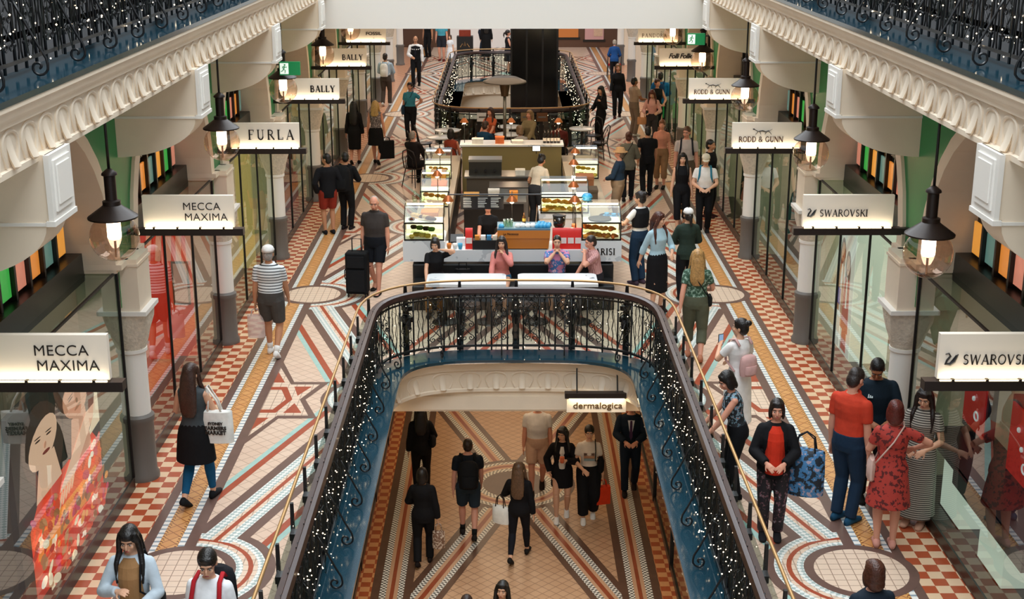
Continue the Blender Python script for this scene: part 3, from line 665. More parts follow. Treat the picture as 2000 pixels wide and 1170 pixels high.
# ---------------------------------------------------------------- people
TMP=bpy.data.scenes.new('tmp_build')
def remesh(mb,name,m,vox,sub=0):
    me=mb.mesh(name+'_raw',m); o=bpy.data.objects.new(name,me); TMP.collection.objects.link(o)
    r=o.modifiers.new('r','REMESH'); r.mode='VOXEL'; r.voxel_size=vox; r.use_smooth_shade=True
    s=o.modifiers.new('s','SMOOTH'); s.factor=.5; s.iterations=2
    with bpy.context.temp_override(scene=TMP,view_layer=TMP.view_layers[0]):
        dg=bpy.context.evaluated_depsgraph_get(); out=bpy.data.meshes.new_from_object(o.evaluated_get(dg)); out.name=name
    bpy.data.objects.remove(o); bpy.data.meshes.remove(me)
    if not out.materials: out.materials.append(m)
    out.polygons.foreach_set('use_smooth',[True]*len(out.polygons))
    return out
def ik(a,t,l1,l2,pole):
    a,t=V(a),V(t); d=t-a; L=min(d.length,(l1+l2)*.998); u=d.normalized(); t=a+u*L
    x=(l1*l1-l2*l2+L*L)/(2*L); h=math.sqrt(max(0,l1*l1-x*x)); p=V(pole); p=(p-u*p.dot(u)); p=p.normalized() if p.length>1e-5 else u.orthogonal().normalized()
    return a+u*x+p*h,t
SK={'l':mat('skin_light','#dba98a',.5,spec=.3),'m':mat('skin_mid','#c08a68',.5,spec=.3),'d':mat('skin_tan','#a06a4a',.5,spec=.3),'p':mat('skin_pink','#d99a80',.5,spec=.3)}
def hm(c): return mat('hair_'+c.strip('#'),c,.38,noise=.3,nscale=40,bump=.5,bscale=80)
def cm(c): return c if not isinstance(c,str) else mat('cloth_'+c.strip('#'),c,.8,spec=.2,noise=.1,nscale=9,bump=.3,bscale=25)
lipm=mat('lip','#a8524a',.4); eyew=mat('eye_white','#e8e2da',.3); eyeb=mat('eye_dark','#1a120d',.2)
ARMS={'down':((.235,.03,.80),(.3,-.6,-.2),0),'swf':((.22,.2,.86),(.4,-.8,-.2),0),'swb':((.24,-.2,.84),(.4,-.8,0),0),'waist':((.1,.27,1.04),(.7,-.3,-.6),1),'chest':((.07,.24,1.2),(.7,-.2,-.7),1),
 'hold':((.16,.3,1.08),(.5,-.4,-.7),1),'phone':((.1,.3,1.28),(.6,-.1,-.8),2),'mouth':((.05,.17,1.43),(.7,.1,-.7),2),'ear':((.13,.06,1.5),(.9,.1,-.4),2),'hip':((.19,.02,1.02),(.9,-.5,0),1),'rail':((.16,.4,1.02),(.4,-.3,-.7),1),
 'pocket':((.21,.05,.9),(.7,-.6,0),0),'out':((.42,.3,1.15),(.5,-.5,-.6),1),'table':((.15,.36,.98),(.5,-.2,-.8),1),'lap':((.1,.3,.85),(.6,-.3,-.5),1),'elbowout':((.26,.2,1.12),(1,-.3,0),1),'behind':((.08,-.16,1.0),(.8,-.3,-.2),0),'bag':((.25,.02,.76),(.3,-.5,0),0),'shoulder':((.12,.1,1.3),(.7,0,-.7),2),'tray':((.3,.32,1.18),(.6,-.2,-.7),1)}
NP=[0]
def person(label,x,y,face,H=1.7,sex='m',hair=('short','#15100d'),top=('tee','#222222'),bot=('pants','#15151a'),shoe='#15130f',skin='m',arms=('down','down'),st=0,lead=1,vox=.012,z=0,head=(0,0),lean=0,sit=None,fat=1.0,eyes=True,cross=0,group=None,sock=None,over=None):
    k=H/1.72; fem=sex=='f'; sk=SK[skin]
    root=bpy.data.objects.new('person',bpy.data.meshes.new('x')); COL.objects.link(root); root.location=(x,y,z); root.rotation_euler=(0,0,math.radians(face)); tag(root,label,'person',group)
    lw=lean
    ph=(sit+.1)/k if sit else .93-.12*abs(st)**1.5
    dz=ph-.93
    Rl=Matrix.Rotation(math.radians(-lw),3,'X')
    def T(p):   # torso space (standing coordinates) -> local
        p=V(p); q=Rl@(p-V((0,0,.93))); return (q+V((0,0,ph)))*k
    Rh=Matrix.Rotation(math.radians(head[0]),3,'Z')@Matrix.Rotation(math.radians(-head[1]),3,'X')
    def Hd(p):
        p=V(p)-V((0,.01,1.5)); return T(Rh@p+V((0,.01,1.5)))
    X3,Y3=Rl@V((1,0,0)),Rl@V((0,1,0))
    if fem: TP=[(.83,.15,.105),(.9,.172,.12),(.96,.165,.115),(1.07,.122,.092),(1.18,.135,.105),(1.27,.15,.125),(1.35,.152,.105),(1.41,.14,.08),(1.445,.08,.06),(1.47,.045,.05)]
    else: TP=[(.83,.15,.105),(.9,.165,.118),(.97,.16,.118),(1.07,.15,.11),(1.18,.163,.115),(1.28,.178,.122),(1.36,.182,.108),(1.42,.165,.085),(1.45,.09,.065),(1.475,.055,.055)]
    fx=lambda z,v: v*(1+(fat-1)*max(0,1-abs(z-1.05)/.35))
    shw=.15 if fem else .182
    def torso(mb,z0,z1,inf,n=18):
        rr=[t for t in TP if z0-.02<=t[0]<=z1]
        def at(z):
            for a,b in zip(TP,TP[1:]):
                if a[0]<=z<=b[0]:
                    u=(z-a[0])/(b[0]-a[0]); return (z,a[1]+(b[1]-a[1])*u,a[2]+(b[2]-a[2])*u)
            return TP[0] if z<TP[0][0] else TP[-1]
        rr=[at(z0)]+[t for t in TP if z0+.01<t[0]<z1-.01]+[at(z1)]
        rr[0]=(z0,)+rr[0][1:]
        mb.rings([(T((0,(.012 if 1.1<zz<1.35 else 0)+(fat-1)*.12*(1 if zz<1.2 else 0),zz)),X3,Y3,(fx(zz,a)+inf)*k,(fx(zz,b)+inf)*k) for zz,a,b in rr],n)
    # joints
    J={}
    for s_,nm in ((1,'R'),(-1,'L')):
        sh=T((s_*shw,0,1.372)); a=arms[0 if s_<0 else 1]
        w,pole,curl=ARMS[a] if isinstance(a,str) else a
        wr=T((s_*w[0],w[1],w[2])) if not sit else T((s_*w[0],w[1],w[2]))
        e,wr=ik(sh,wr,.285*k,.25*k,Rl@V((s_*pole[0],pole[1],pole[2])))
        hp=V((s_*.088,0,ph-.02))*k
        if sit:
            an=V((s_*.1+cross*.05*-s_,.40+.03*s_,.09))*k; kp=(s_*.15,1,.6)
        else:
            f=(st if s_*lead>0 else -st); an=V((s_*.085-cross*s_*.06,f,.085+(.07*min(1,abs(st)*4) if f<0 else 0)))*k; kp=(s_*.12,1,0)
        kn,an=ik(hp,an,.425*k,.415*k,kp)
        J[nm]=(sh,e,wr,hp,kn,an,s_,curl,st if (not sit and s_*lead<0) else 0)
    def limb(mb,a,b,prof,inf=0,n=12,t0=0,t1=1):
        a,b=V(a),V(b); d=(b-a).normalized(); ax=d.orthogonal().normalized(); ay=d.cross(ax)
        P=[(t,r) for t,r in prof if t0<=t<=t1]
        def rat(t):
            for (u,r),(u2,r2) in zip(prof,prof[1:]):
                if u<=t<=u2: return r+(r2-r)*(t-u)/(u2-u)
            return prof[-1][1]
        P=[(t0,rat(t0))]+[p for p in P if t0<p[0]<t1]+[(t1,rat(t1))]
        mb.rings([(a+(b-a)*t,ax,ay,(r+inf)*k,(r+inf)*k) for t,r in P],n)
    g=.93 if fem else 1
    UA=[(-.08,.03*g),(0,.046*g),(.3,.048*g),(1,.04*g),(1.06,.03*g)]; FA=[(-.06,.03*g),(0,.04*g),(.25,.042*g),(1,.027*g),(1.04,.02*g)]
    TH_=[(-.05,.06),(0,.085),(.3,.082),(1,.055),(1.05,.045)]; SH_=[(-.05,.045),(0,.054),(.28,.058),(.7,.042),(1,.034),(1.05,.03)]
    TH_=[(t,r*(1+(fat-1)*.5)) for t,r in TH_]
    b=MB(); torso(b,.83,1.475,-.004)
    nk=[T((0,-.01,1.42)),T((0,0,1.49)),Hd((0,.012,1.56))]
    b.tube(nk,[.058*k*g,.052*k*g,.05*k*g],10)
    MH=(Rl@Rh).to_4x4()
    def hb(p,r,n=14,kk=10): b.ball(Hd(p),[v*k for v in r],n,kk,M=(Rl@Rh))
    hb((0,.0,1.625),(.074,.094,.098)); hb((0,.03,1.565),(.058,.066,.075)); hb((0,.075,1.53),(.026,.024,.022),8,6)
    hb((0,.103,1.585),(.013,.02,.026),8,6); hb((0,.112,1.572),(.017,.013,.012),8,6); hb((0,.094,1.545),(.024,.014,.014),8,6); hb((0,.082,1.635),(.05,.016,.016),8,6)
    for s_ in (-1,1): hb((s_*.076,-.008,1.595),(.01,.02,.032),8,6); hb((s_*.036,.076,1.575),(.024,.02,.022),8,6)
    for nm in 'RL':
        sh,e,wr,hp,kn,an,s_,curl,hl=J[nm]
        limb(b,sh,e,UA); limb(b,e,wr,FA); b.ball(sh,.05*k*g,10,8)
        limb(b,hp,kn,TH_); limb(b,kn,an,SH_)
        # hand: palm, four fingers and a thumb
        d=(wr-e).normalized(); fw=Rl@V((0,1,0)); side=V((-s_,0,0)) if curl==0 else V((-s_*.6,0,-.6))
        pn=(side-d*side.dot(d)).normalized()         # palm normal
        sd=d.cross(pn).normalized();
        if sd.dot(fw if abs(d.dot(fw))<.8 else V((-s_,0,.5)))<0: sd=-sd   # towards the thumb
        pc=wr
        b.rings([(wr-d*.01*k,sd,pn,.024*k,.018*k),(wr+d*.03*k,sd,pn,.036*k,.016*k),(wr+d*.07*k,sd,pn,.04*k,.015*k),(wr+d*.088*k,sd,pn,.036*k,.012*k)],10)
        for fi,(o_,ln) in enumerate(((.031,.068),(.0105,.076),(-.0105,.07),(-.031,.055))):
            p0=wr+d*.08*k+sd*o_*k; c0=[.25,.6,1.4][curl]*(1+.12*fi); pts=[p0]; dd=(d+sd*o_*2.2).normalized()
            for q in range(3):
                an_=c0*(.35+.4*q); v=(dd*math.cos(an_)+pn*math.sin(an_)); pts.append(pts[-1]+v*ln*k/3)
            b.tube(pts,[.0088*k,.0085*k,.008*k,.0065*k],7)
        t0=wr+d*.025*k+sd*.03*k; t1=t0+(sd*.8+d*.6+pn*.3).normalized()*.035*k; b.tube([t0,t1,t1+(d*.9+sd*.35+pn*.4).normalized()*.03*k],[.012*k,.0105*k,.0075*k],7)
        # foot
        tilt=-.5 if hl else 0; fd=V((0,math.cos(tilt),math.sin(tilt))); up=V((0,-math.sin(tilt),math.cos(tilt)))
        b.rings([(an-fd*.06*k-up*.045*k,V((1,0,0)),up,.028*k,.03*k),(an-up*.035*k,V((1,0,0)),up,.036*k,.045*k),(an+fd*.09*k-up*.055*k,V((1,0,0)),up,.042*k,.028*k),(an+fd*.15*k-up*.065*k,V((1,0,0)),up,.036*k,.018*k),(an+fd*.175*k-up*.068*k,V((1,0,0)),up,.02*k,.012*k)],10)
        J[nm]=J[nm]+(fd,up,d)
    old=root.data; root.data=remesh(b,'person',sk,vox); bpy.data.meshes.remove(old)
    def add(name,mb,m,v=None,lab=None):
        o=bpy.data.objects.new(name,remesh(mb,name,m,v) if v else mb.mesh(name,m,True)); COL.objects.link(o); o.parent=root
        if lab: o['label']=lab
        return o
    cv=max(vox,.011)
    # top
    kind,col=top[0],top[1]; tm=cm(col); hem={'tee':.86,'shirt':.85,'polo':.84,'tank':.86,'long':.84,'jacket':.8,'blouse':.88,'dress':.8,'sdress':.8,'ldress':.8,'vest':.9,'crop':1.0}[kind] if len(top)<3 else top[2]
    sl={'tee':.62,'shirt':.62,'polo':.66,'tank':0,'long':2,'jacket':2,'blouse':1.5,'dress':.6,'sdress':0,'ldress':2,'vest':0,'crop':.6}[kind]
    thick=.02 if kind in('jacket','vest') else .012
    m=MB(); lo=max(hem,.83) if sit else hem
    torso(m,lo,1.455,thick)
    for nm in 'RL':
        sh,e,wr=J[nm][:3]
        if sl==0: m.ball(sh-(sh-T((0,0,1.4))).normalized()*.03*k,.058*k,10,8); continue
        m.ball(sh,(.05*g+thick*.8)*k,10,8)
        limb(m,sh,e,UA,thick+.003,t0=0,t1=min(1,sl))
        if sl>=1: m.ball(e,(.04*g+thick+.006)*k,10,8); limb(m,e,wr,FA,thick+.008,t0=0,t1=min(.96,sl-1))
    if kind in('polo','shirt'): m.tube([T((.075*math.sin(a),.02+.065*math.cos(a),1.465+.01*math.cos(a))) for a in [2*PI*i/12 for i in range(12)]],.014*k,6,closed=True)
    if 'dress' in kind:
        hz=top[3] if len(top)>3 else .5; fl=top[4] if len(top)>4 else .05
        if not sit: m.rings([(V((0,.0,zz))*k,(1,0,0),(0,1,0),(a+fl*u)*k,(c_+fl*u)*k) for zz,a,c_,u in ((1.06,.13,.1,0),(.95,.178,.132,0),(.85,.19,.145,.15),(hz+.15,.185,.14,.7),(hz,.185,.145,1))],20)
    add('dress' if 'dress' in kind else {'jacket':'jacket','vest':'waistcoat'}.get(kind,'shirt'),m,tm,cv)
    # trousers, shorts, skirt
    for bot in [q_ for q_ in (bot,over) if q_]:
        bk,bc=bot[0],cm(bot[1])
        if bk=='skirt':
            hz=bot[2]; fl=bot[3] if len(bot)>3 else .03; m=MB()
            if sit: torso(m,.83,1.0,.014)
            else: m.rings([(T((0,0,1.04)),X3,Y3,.142*k,.108*k),(V((0,0,.95+dz))*k,(1,0,0),(0,1,0),.186*k,.135*k),(V((0,0,.85))*k,(1,0,0),(0,1,0),(.19+fl*.3)*k,(.142+fl*.3)*k),(V((0,0,(hz+.85)/2))*k,(1,0,0),(0,1,0),(.188+fl*.7)*k,(.14+fl*.6)*k),(V((0,0,hz))*k,(1,0,0),(0,1,0),(.185+fl)*k,(.14+fl)*k)],20)
            add('skirt',m,bc,cv)
        else:
            cut={'pants':2,'shorts':.85,'capri':1.55,'leggings':1.88,'wide':1.85,'bike':.6}[bk]; m=MB(); torso(m,.83,1.03,.016 if bk!='leggings' else .006); loose={'pants':.018,'shorts':.028,'capri':.022,'leggings':.006,'wide':.045,'bike':.012}[bk]
            for nm in 'RL':
                hp,kn,an=J[nm][3:6]
                limb(m,hp,kn,TH_,loose,t0=-.05,t1=min(1.0,cut)); m.ball(hp,(.085+loose)*k,10,8)
                if cut>=1:
                    m.ball(kn,(.054+loose)*k,10,8); limb(m,kn,an,[(0,.054),(.28,.056),(.7,.05),(1,.048)] if bk!='leggings' else SH_,loose,t0=0,t1=min(1,cut-1))
            add('shorts' if bk in('shorts','bike') else 'trousers',m,bc,cv)
    # shoes
    if shoe:
        sm=cm(shoe)
        for nm in 'RL':
            an=J[nm][5]; fd,up=J[nm][9],J[nm][10]
            m=MB(); X1=V((1,0,0))
            m.rings([(an-fd*.075*k-up*.05*k,X1,up,.026*k,.032*k),(an-fd*.03*k-up*.035*k,X1,up,.042*k,.052*k),(an+fd*.04*k-up*.045*k,X1,up,.046*k,.044*k),(an+fd*.11*k-up*.056*k,X1,up,.049*k,.032*k),(an+fd*.17*k-up*.064*k,X1,up,.042*k,.022*k),(an+fd*.2*k-up*.066*k,X1,up,.022*k,.014*k)],12)
            add('shoe',m,sm)
    if sock:
        for nm in 'RL':
            m=MB(); limb(m,J[nm][4],J[nm][5],SH_,.006,t0=.78,t1=1); add('sock',m,cm(sock))
    # face
    if eyes:
        for s_ in (-1,1):
            m=MB(); m.ball(Hd((s_*.031,.088,1.604)),[.0135*k,.006*k,.0065*k],8,6,M=Rl@Rh); eo=add('eye',m,eyew)
            m=MB(); m.ball(Hd((s_*.031,.092,1.604)),[.006*k,.0045*k,.006*k],8,6,M=Rl@Rh); po=add('pupil',m,eyeb); po.parent=eo
            m=MB(); m.tube([Hd((s_*.012,.097,1.622)),Hd((s_*.032,.096,1.628)),Hd((s_*.052,.083,1.622))],.0042*k,5); add('eyebrow',m,hm('#1c1511'))
        m=MB(); m.ball(Hd((0,.106,1.544)),[.021*k,.006*k,.0075*k],10,6,M=Rl@Rh); add('mouth',m,lipm)
    # hair and hats
    hs,hc=hair[0],hm(hair[1]); hl=hair[2] if len(hair)>2 else 1.2
    if hs!='bald':
        m=MB()
        def hball(p,r): m.ball(Hd(p),[v*k for v in r],16,10,M=Rl@Rh)
        big=.006 if fem else 0
        hball((0,-.011,1.646),(.081+big,.098+big,.092+big)); hball((0,-.045,1.59),(.076+big,.066,.085))
        if hs=='buzz': m=MB(); hball((0,-.022,1.632),(.078,.088,.092)); hball((0,-.04,1.58),(.073,.062,.07))
        if hs in('bob','long','tail','bun','fringe'): hball((0,.055,1.69),(.062,.035,.028))
        if hs in('fringe',): hball((.0,.078,1.672),(.055,.022,.034))
        if hs in('bob',):
            for s_ in(-1,1): hball((s_*.075,.0,1.57),(.022,.055,.085))
            hball((0,-.06,1.53),(.08,.045,.07))
        if hs in('long','fringe'):
            pts=[(0,-.05,1.68,.07,.05),(0,-.075,1.58,.092,.052),(0,-.095,1.45,.105,.045),(0,-.115,1.32,.11,.035),(0,-.115,hl+.06,.1,.03),(0,-.11,hl,.06,.02)]
            m.rings([(Hd(p[:3]) if p[2]>1.5 else T(p[:3]),X3,Y3,p[3]*k,p[4]*k) for p in pts],16)
            for s_ in (-1,1):
                m.tube([Hd((s_*.06,.03,1.69)),Hd((s_*.085,.02,1.6)),T((s_*.095,.03,1.48)),T((s_*.115,.075,1.38)),T((s_*.115,.1,max(1.2,hl+.05)))],[.025*k,.03*k,.03*k,.028*k,.012*k],8)
        if hs=='tail':
            m.tube([Hd((0,-.09,1.63)),Hd((0,-.15,1.61)),Hd((.01,-.17,1.52)),Hd((.02,-.15,1.42))],[.03*k,.035*k,.03*k,.01*k],10)
        if hs=='bun': hball((0,-.11,1.685),(.045,.042,.042))
        add('hair',m,hc,max(vox,.009))
    elif len(hair)>1:
        m=MB(); m.ball(Hd((0,-.045,1.59)),[.076*k,.055*k,.05*k],14,8,M=Rl@Rh); add('hair',m,hc,max(vox,.01))
    if len(hair)>3 and hair[3]:
        hk,hcol=hair[3]; m=MB(); A=Rl@Rh
        if hk=='cap':
            bk=-1 if hair[-1]=='back' else 1
            m.rings([(Hd((0,-.012,zz)),A@V((1,0,0)),A@V((0,1,0)),a*k,c_*k) for zz,a,c_ in ((1.645,.092,.112),(1.68,.09,.108),(1.715,.075,.09),(1.735,.045,.055),(1.742,.01,.01))],18)
            m.rings([(Hd((0,bk*.06,1.652)),A@V((1,0,0)),A@V((0,0,1)),.075*k,.006*k),(Hd((0,bk*.12,1.645)),A@V((1,0,0)),A@V((0,0,1)),.07*k,.006*k),(Hd((0,bk*.165,1.635)),A@V((1,0,0)),A@V((0,0,1)),.04*k,.005*k)],14)
        else:
            m.rings([(Hd((0,-.01,zz)),A@V((1,0,0)),A@V((0,1,0)),a*k,c_*k) for zz,a,c_ in ((1.655,.165,.175),(1.66,.16,.17),(1.668,.095,.112),(1.72,.088,.104),(1.755,.07,.088),(1.765,.03,.04))],20)
        add('cap' if hk=='cap' else 'hat',m,cm(hcol))
    root['_J']=0; del root['_J']
    NP[0]+=1
    R=Matrix.Translation((x,y,z))@Matrix.Rotation(math.radians(face),4,'Z')
    class Info: pass
    I=Info(); I.root=root; I.w=lambda p:R@V(p); I.J={n:[R@V(J[n][i]) for i in range(6)] for n in 'RL'}; I.k=k; I.T=lambda p:R@T(p); I.face=face; I.hand={n:R@(V(J[n][2])+J[n][11]*.09*k) for n in 'RL'}
    I.R=R
    return I
def overlay(I,name,pts,m,thick=.008,r=None):
    """a strap or band that lies on the figure, given in torso coordinates"""
    mb=MB(); mb.tube([I.T(p) for p in pts],r or .014,6,flat=1)
    return mb
# ---- bags and carried things (top-level)
def bag(name,label,loc,size,col,rot=0,cat='bag',handle=True,soft=.02,hcol=None,htall=.18,extra=None):
    t=thing(name,label,cat,loc,math.radians(rot)); w,d,h=size
    m=MB(); m.rings([((0,0,zz),(1,0,0),(0,1,0),a*w/2,b*d/2) for zz,a,b in ((-h,.9,.6),(-h*.97,1,1),(-h*.5,1.02,1.1),(-h*.05,.97,.7),(0,.95,.45))],4 if soft==0 else 12)
    if soft==0:
        m=MB(); m.box(-w/2,-d/2,-h,w/2,d/2,0)
    m.build('body',cm(col),t,auto=True)
    if handle:
        for sy in (-1,1):
            m=MB(); m.tube([(-w*.25,sy*d*.25,-.01),(-w*.2,sy*d*.12,htall*.7),(0,sy*.01,htall),(w*.2,sy*d*.12,htall*.7),(w*.25,sy*d*.25,-.01)],.009,6); m.build('handle',cm(hcol or col),t,smooth=True)
    if extra: extra(t,w,d,h)
    return t
def backpack(I,label,col,sz=(.3,.17,.44),zc=1.22,strap=None,yoff=-.13,pk=True):
    x,y,_=I.w((0,0,0)); t=thing('backpack',label,'backpack',I.T((0,yoff-sz[1]/2,zc)),math.radians(I.face))
    m=MB(); w,d,h=sz; m.rings([((0,0,zz*h),(1,0,0),(0,1,0),a*w/2,b*d/2) for zz,a,b in ((-.5,.7,.7),(-.47,.95,1),(-.1,1.05,1.1),(.25,1,1),(.42,.85,.8),(.5,.5,.4))],14); m.build('body',cm(col),t,auto=True)
    if pk: m=MB(); m.rings([((0,-d*.45,zz*h),(1,0,0),(0,1,0),a*w/2,b*d/2) for zz,a,b in ((-.4,.6,.3),(-.36,.75,.5),(-.1,.78,.5),(.02,.7,.3))],12); m.build('pocket',cm(col),t,auto=True)
    for s_ in (-1,1):
        m=MB(); pts=[(s_*.1,-.13,1.4),(s_*.105,-.05,1.475),(s_*.115,.07,1.44),(s_*.125,.135,1.3),(s_*.145,.1,1.15),(s_*.15,-.1,1.05)]
        inv=(Matrix.Translation(t.location)@Matrix.Rotation(math.radians(I.face),4,'Z')).inverted()
        m.tube([inv@I.T(p) for p in pts],.02,6,flat=.5); m.build('strap',cm(strap or col),t,smooth=True)
    return t
def strapbag(I,name,label,col,side=1,size=(.24,.09,.18),z=.98,cross=True,sc=None):
    t=thing(name,label,'bag',I.T((side*.2,.03,z)),math.radians(I.face)); w,d,h=size
    m=MB(); m.rings([((0,0,zz*h),(0,1,0),(1,0,0),a*w/2,b*d/2) for zz,a,b in ((-.5,.8,.7),(-.4,1,1),(.2,1,1.05),(.5,.85,.5))],12); m.build('body',cm(col),t,auto=True)
    inv=(Matrix.Translation(t.location)@Matrix.Rotation(math.radians(I.face),4,'Z')).inverted()
    o=-side if cross else side
    A=[(side*.19,.05,z+.05),(side*.1,.145,1.15),(o*.04 if cross else side*.11,.14,1.32),(o*.1,.05,1.475),(o*.1,-.06,1.46),(0 if cross else side*.12,-.14,1.3),(side*.12,-.135,1.12),(side*.19,-.04,z+.05)]
    m=MB(); m.tube([inv@I.T(p) for p in A],.009,5); m.build('strap',cm(sc or col),t,smooth=True)
    return t
def phone(I,hand,label):
    p=I.hand[hand]; t=thing('phone',label,'phone',p,math.radians(I.face)); m=MB(); m.box(-.037,-.006,-.05,.037,.006,.09); m.build('case',black,t)
    m=MB(); m.face([(-.033,-.0065,-.045),(.033,-.0065,-.045),(.033,-.0065,.085),(-.033,-.0065,.085)]); m.build('screen',mat('phone_screen','#7f9fc0',.2,emit=.5),t); return t
# ---------------------------------------------------------------- cafe kiosk between the openings
def slab(name,p,x0,y0,z0,x1,y1,z1,m,bev=0):
    mb=MB(); mb.box(x0,y0,z0,x1,y1,z1); o=mb.build(name,m,p,world=True)
    if bev: b=o.modifiers.new('bevel','BEVEL'); b.width=bev; b.segments=2
    return o
food=[cm('#e0b25a'),cm('#c98a3a'),cm('#8a4a20'),cm('#e8d8a0'),cm('#a83a28'),cm('#6a8a3a')]
glow=mat('case_backlight','#fff3d0',.5,emit=1.8,ecol='#fff0c0')
glowtop=mat('case_tube','#fff6e0',.5,emit=6,ecol='#fff0d0')
steel=mat('steel','#8f8f8a',.3,metal=.8); olive=mat('olive_laminate','#8a7a48',.5)
K=thing('cafe_counter','white marble cafe counter with dark plinth wrapped around the kiosk','counter',(0,22.3,0))
slab('plinth',K,-1.72,22.55,0,1.66,23.0,.68,black); slab('plinth',K,-1.72,23.0,0,-1.2,31,.68,black); slab('plinth',K,1.1,23.0,0,1.66,31,.68,black)
slab('front_panel',K,-1.19,22.3,.7,1.12,22.36,.86,marble); slab('worktop',K,-1.19,22.3,.86,1.12,22.95,.9,marble)
slab('end_block',K,-1.9,22.3,.7,-1.19,23.05,1.05,marble); slab('end_block',K,1.12,22.3,.7,1.81,23.05,1.05,marble)
slab('side_worktop',K,-1.85,23.05,.66,-1.2,31,.9,mat('side_panel','#a89a84',.5)); slab('side_worktop',K,1.12,23.05,.66,1.81,31,.9,mat('side_panel','#a89a84',.5))
m=MB(); sz=.11; serif(m,'PARISI',1.28,.82,sz,lambda u,v,d:(u,22.296-d,v),.12,1.25); m.build('lettering',ink,K,world=True)
B=thing('back_bar','olive timber back bar with shelves at the rear of the kiosk','counter',(0,30.4,0))
slab('carcass',B,-1.15,30.4,0,1.1,30.9,1.22,olive); slab('shelf_top',B,-1.2,30.35,1.22,1.15,31.0,1.26,marble)
slab('inner_counter',B,-1.0,28.6,.0,.35,29.2,.86,mat('brown_unit','#4a4032',.6)); slab('inner_worktop',B,-1.05,28.55,.86,.4,29.25,.9,steel)
slab('low_unit',B,-1.0,26.6,0,.2,27.1,.75,blackwood); slab('low_worktop',B,-1.0,26.55,.75,.25,27.15,.79,steel)
pv=random.Random(3)
def case(label,x0,x1,y,z,zt,depth=.7,items=True,dome=True,tilt=.4):
    c=thing('display_case',label,'display case',((x0+x1)/2,y,z))
    fr=MB(); e=.022
    for a in (x0,x1): fr.box(a-e/2,y,z,a+e/2,y+.03,z+.31)
    fr.box(x0,y,z,x1,y+.03,z+.025); fr.box(x0,y,z+.29,x1,y+.03,z+.315); fr.build('frame',blackwood,c,world=True)
    m=MB(); m.box(x0+.01,y+.32,z+.02,x1-.01,y+.36,z+.3); m.build('lit_back',glow,c,world=True); m=MB(); m.box(x0+.02,y+.04,z+.125,x1-.02,y+.31,z+.131); m.build('glass_shelf',caseglass,c,world=True)
    m=MB(); m.box(x0,y+.0,z-.005,x1,y+depth,z+.015); m.box(x0,y+.02,z+.29,x1,y+.5,z+.3); m.build('shelf',creamW,c,world=True)
    m=MB(); m.face([(x0,y+.012,z+.02),(x1,y+.012,z+.02),(x1,y+.012,z+.3),(x0,y+.012,z+.3)]); m.build('front_glass',caseglass,c,world=True)
    if dome:
        P=[(y+.02,z+.31),(y+.1,z+.42),(y+tilt*.6,z+.52),(y+tilt,zt)]
        m=MB()
        for (a,b),(c2,d) in zip(P,P[1:]): m.face([(x0,a,b),(x1,a,b),(x1,c2,d),(x0,c2,d)])
        for xx in (x0,x1): m.face([(xx,a,b) for a,b in P]+[(xx,y+depth,zt),(xx,y+depth,z+.31)])
        m.face([(x0,y+tilt,zt),(x1,y+tilt,zt),(x1,y+depth,zt),(x0,y+depth,zt)]); m.build('curved_glass',caseglass,c,world=True)
        m=MB(); m.box(x0+.02,y+tilt-.02,zt-.025,x1-.02,y+tilt+.03,zt-.002); m.build('light_tube',glowtop,c,world=True)
        m=MB(); m.tube([(x0,y+.02,z+.31),(x0,P[1][0],P[1][1]),(x0,P[2][0],P[2][1]),(x0,y+tilt,zt)],.01,5); m.tube([(x1,y+.02,z+.31),(x1,P[1][0],P[1][1]),(x1,P[2][0],P[2][1]),(x1,y+tilt,zt)],.01,5); m.build('edge_trim',blackwood,c,world=True)
    return c
def pastry(n,x0,x1,y0,y1,z,lab,kind,cols,grp,step=.085):
    k=0
    for i in range(n):
        cx=x0+(x1-x0)*((i*.618)%1); cy=y0+(y1-y0)*((i*.377)%1)
        m=MB(); r=pv.uniform(.03,.05)
        if kind=='croissant':
            m.tube([(-.06,.02,.0),(-.03,-.01,.01),(0,-.02,.014),(.03,-.01,.01),(.06,.02,0)],[.012,.026,.032,.026,.012],8)
        elif kind=='bun': m.ball((0,0,.01),(r,r,r*.6),10,6)
        else: m.lathe([(r*.7,-.015),(r,.01),(r*.8,.03),(r*.3,.035)],n=10)
        o=m.build(kind,cm(cols[i%len(cols)]),smooth=True); o.location=(cx,cy,z+.03+(.12*(i%2) if kind!='bun' or z<1.3 else 0)); o.scale=(1.35,1.35,1.35); o.rotation_euler=(0,0,i*1.3); tag(o,lab,'pastry',grp)
c=case('curved glass cake case at the front left corner of the kiosk',-1.87,-1.21,22.32,1.06,1.62); pastry(16,-1.75,-1.35,22.38,22.6,1.08,'small cake or tart inside the front left cake case','tart',['#d9b25a','#3a2a1a','#c9a03a','#5a7a2a'],'cakes in the front left case'); pastry(14,-1.75,-1.35,22.42,22.78,1.37,'little chocolate bun on the upper shelf of the front left cake case','bun',['#5a3420','#c9a27a','#3a2418'],'buns on the front left case shelf')
c=case('curved glass pastry case at the front right corner of the kiosk',1.14,1.79,22.32,1.06,1.62); pastry(16,1.2,1.72,22.38,22.6,1.08,'golden pastry inside the front right case','croissant',['#d08a3a','#c97a30','#b8602a'],'pastries in the front right case')
slab_=thing('cake_board','round black board lying inside the front right case','board',(1.45,22.6,1.375)); MB().lathe([(.01,0),(.2,0),(.2,.012),(.01,.012)],n=24).build('disc',black,slab_,smooth=False)
c=case('glass sandwich case on the left counter behind the front cake case',-1.8,-1.25,25.6,.9,1.5); pastry(10,-1.75,-1.3,25.66,25.9,.93,'filled roll in the second left case','bun',['#d9a04a','#c98a3a'],'rolls in the second left case')
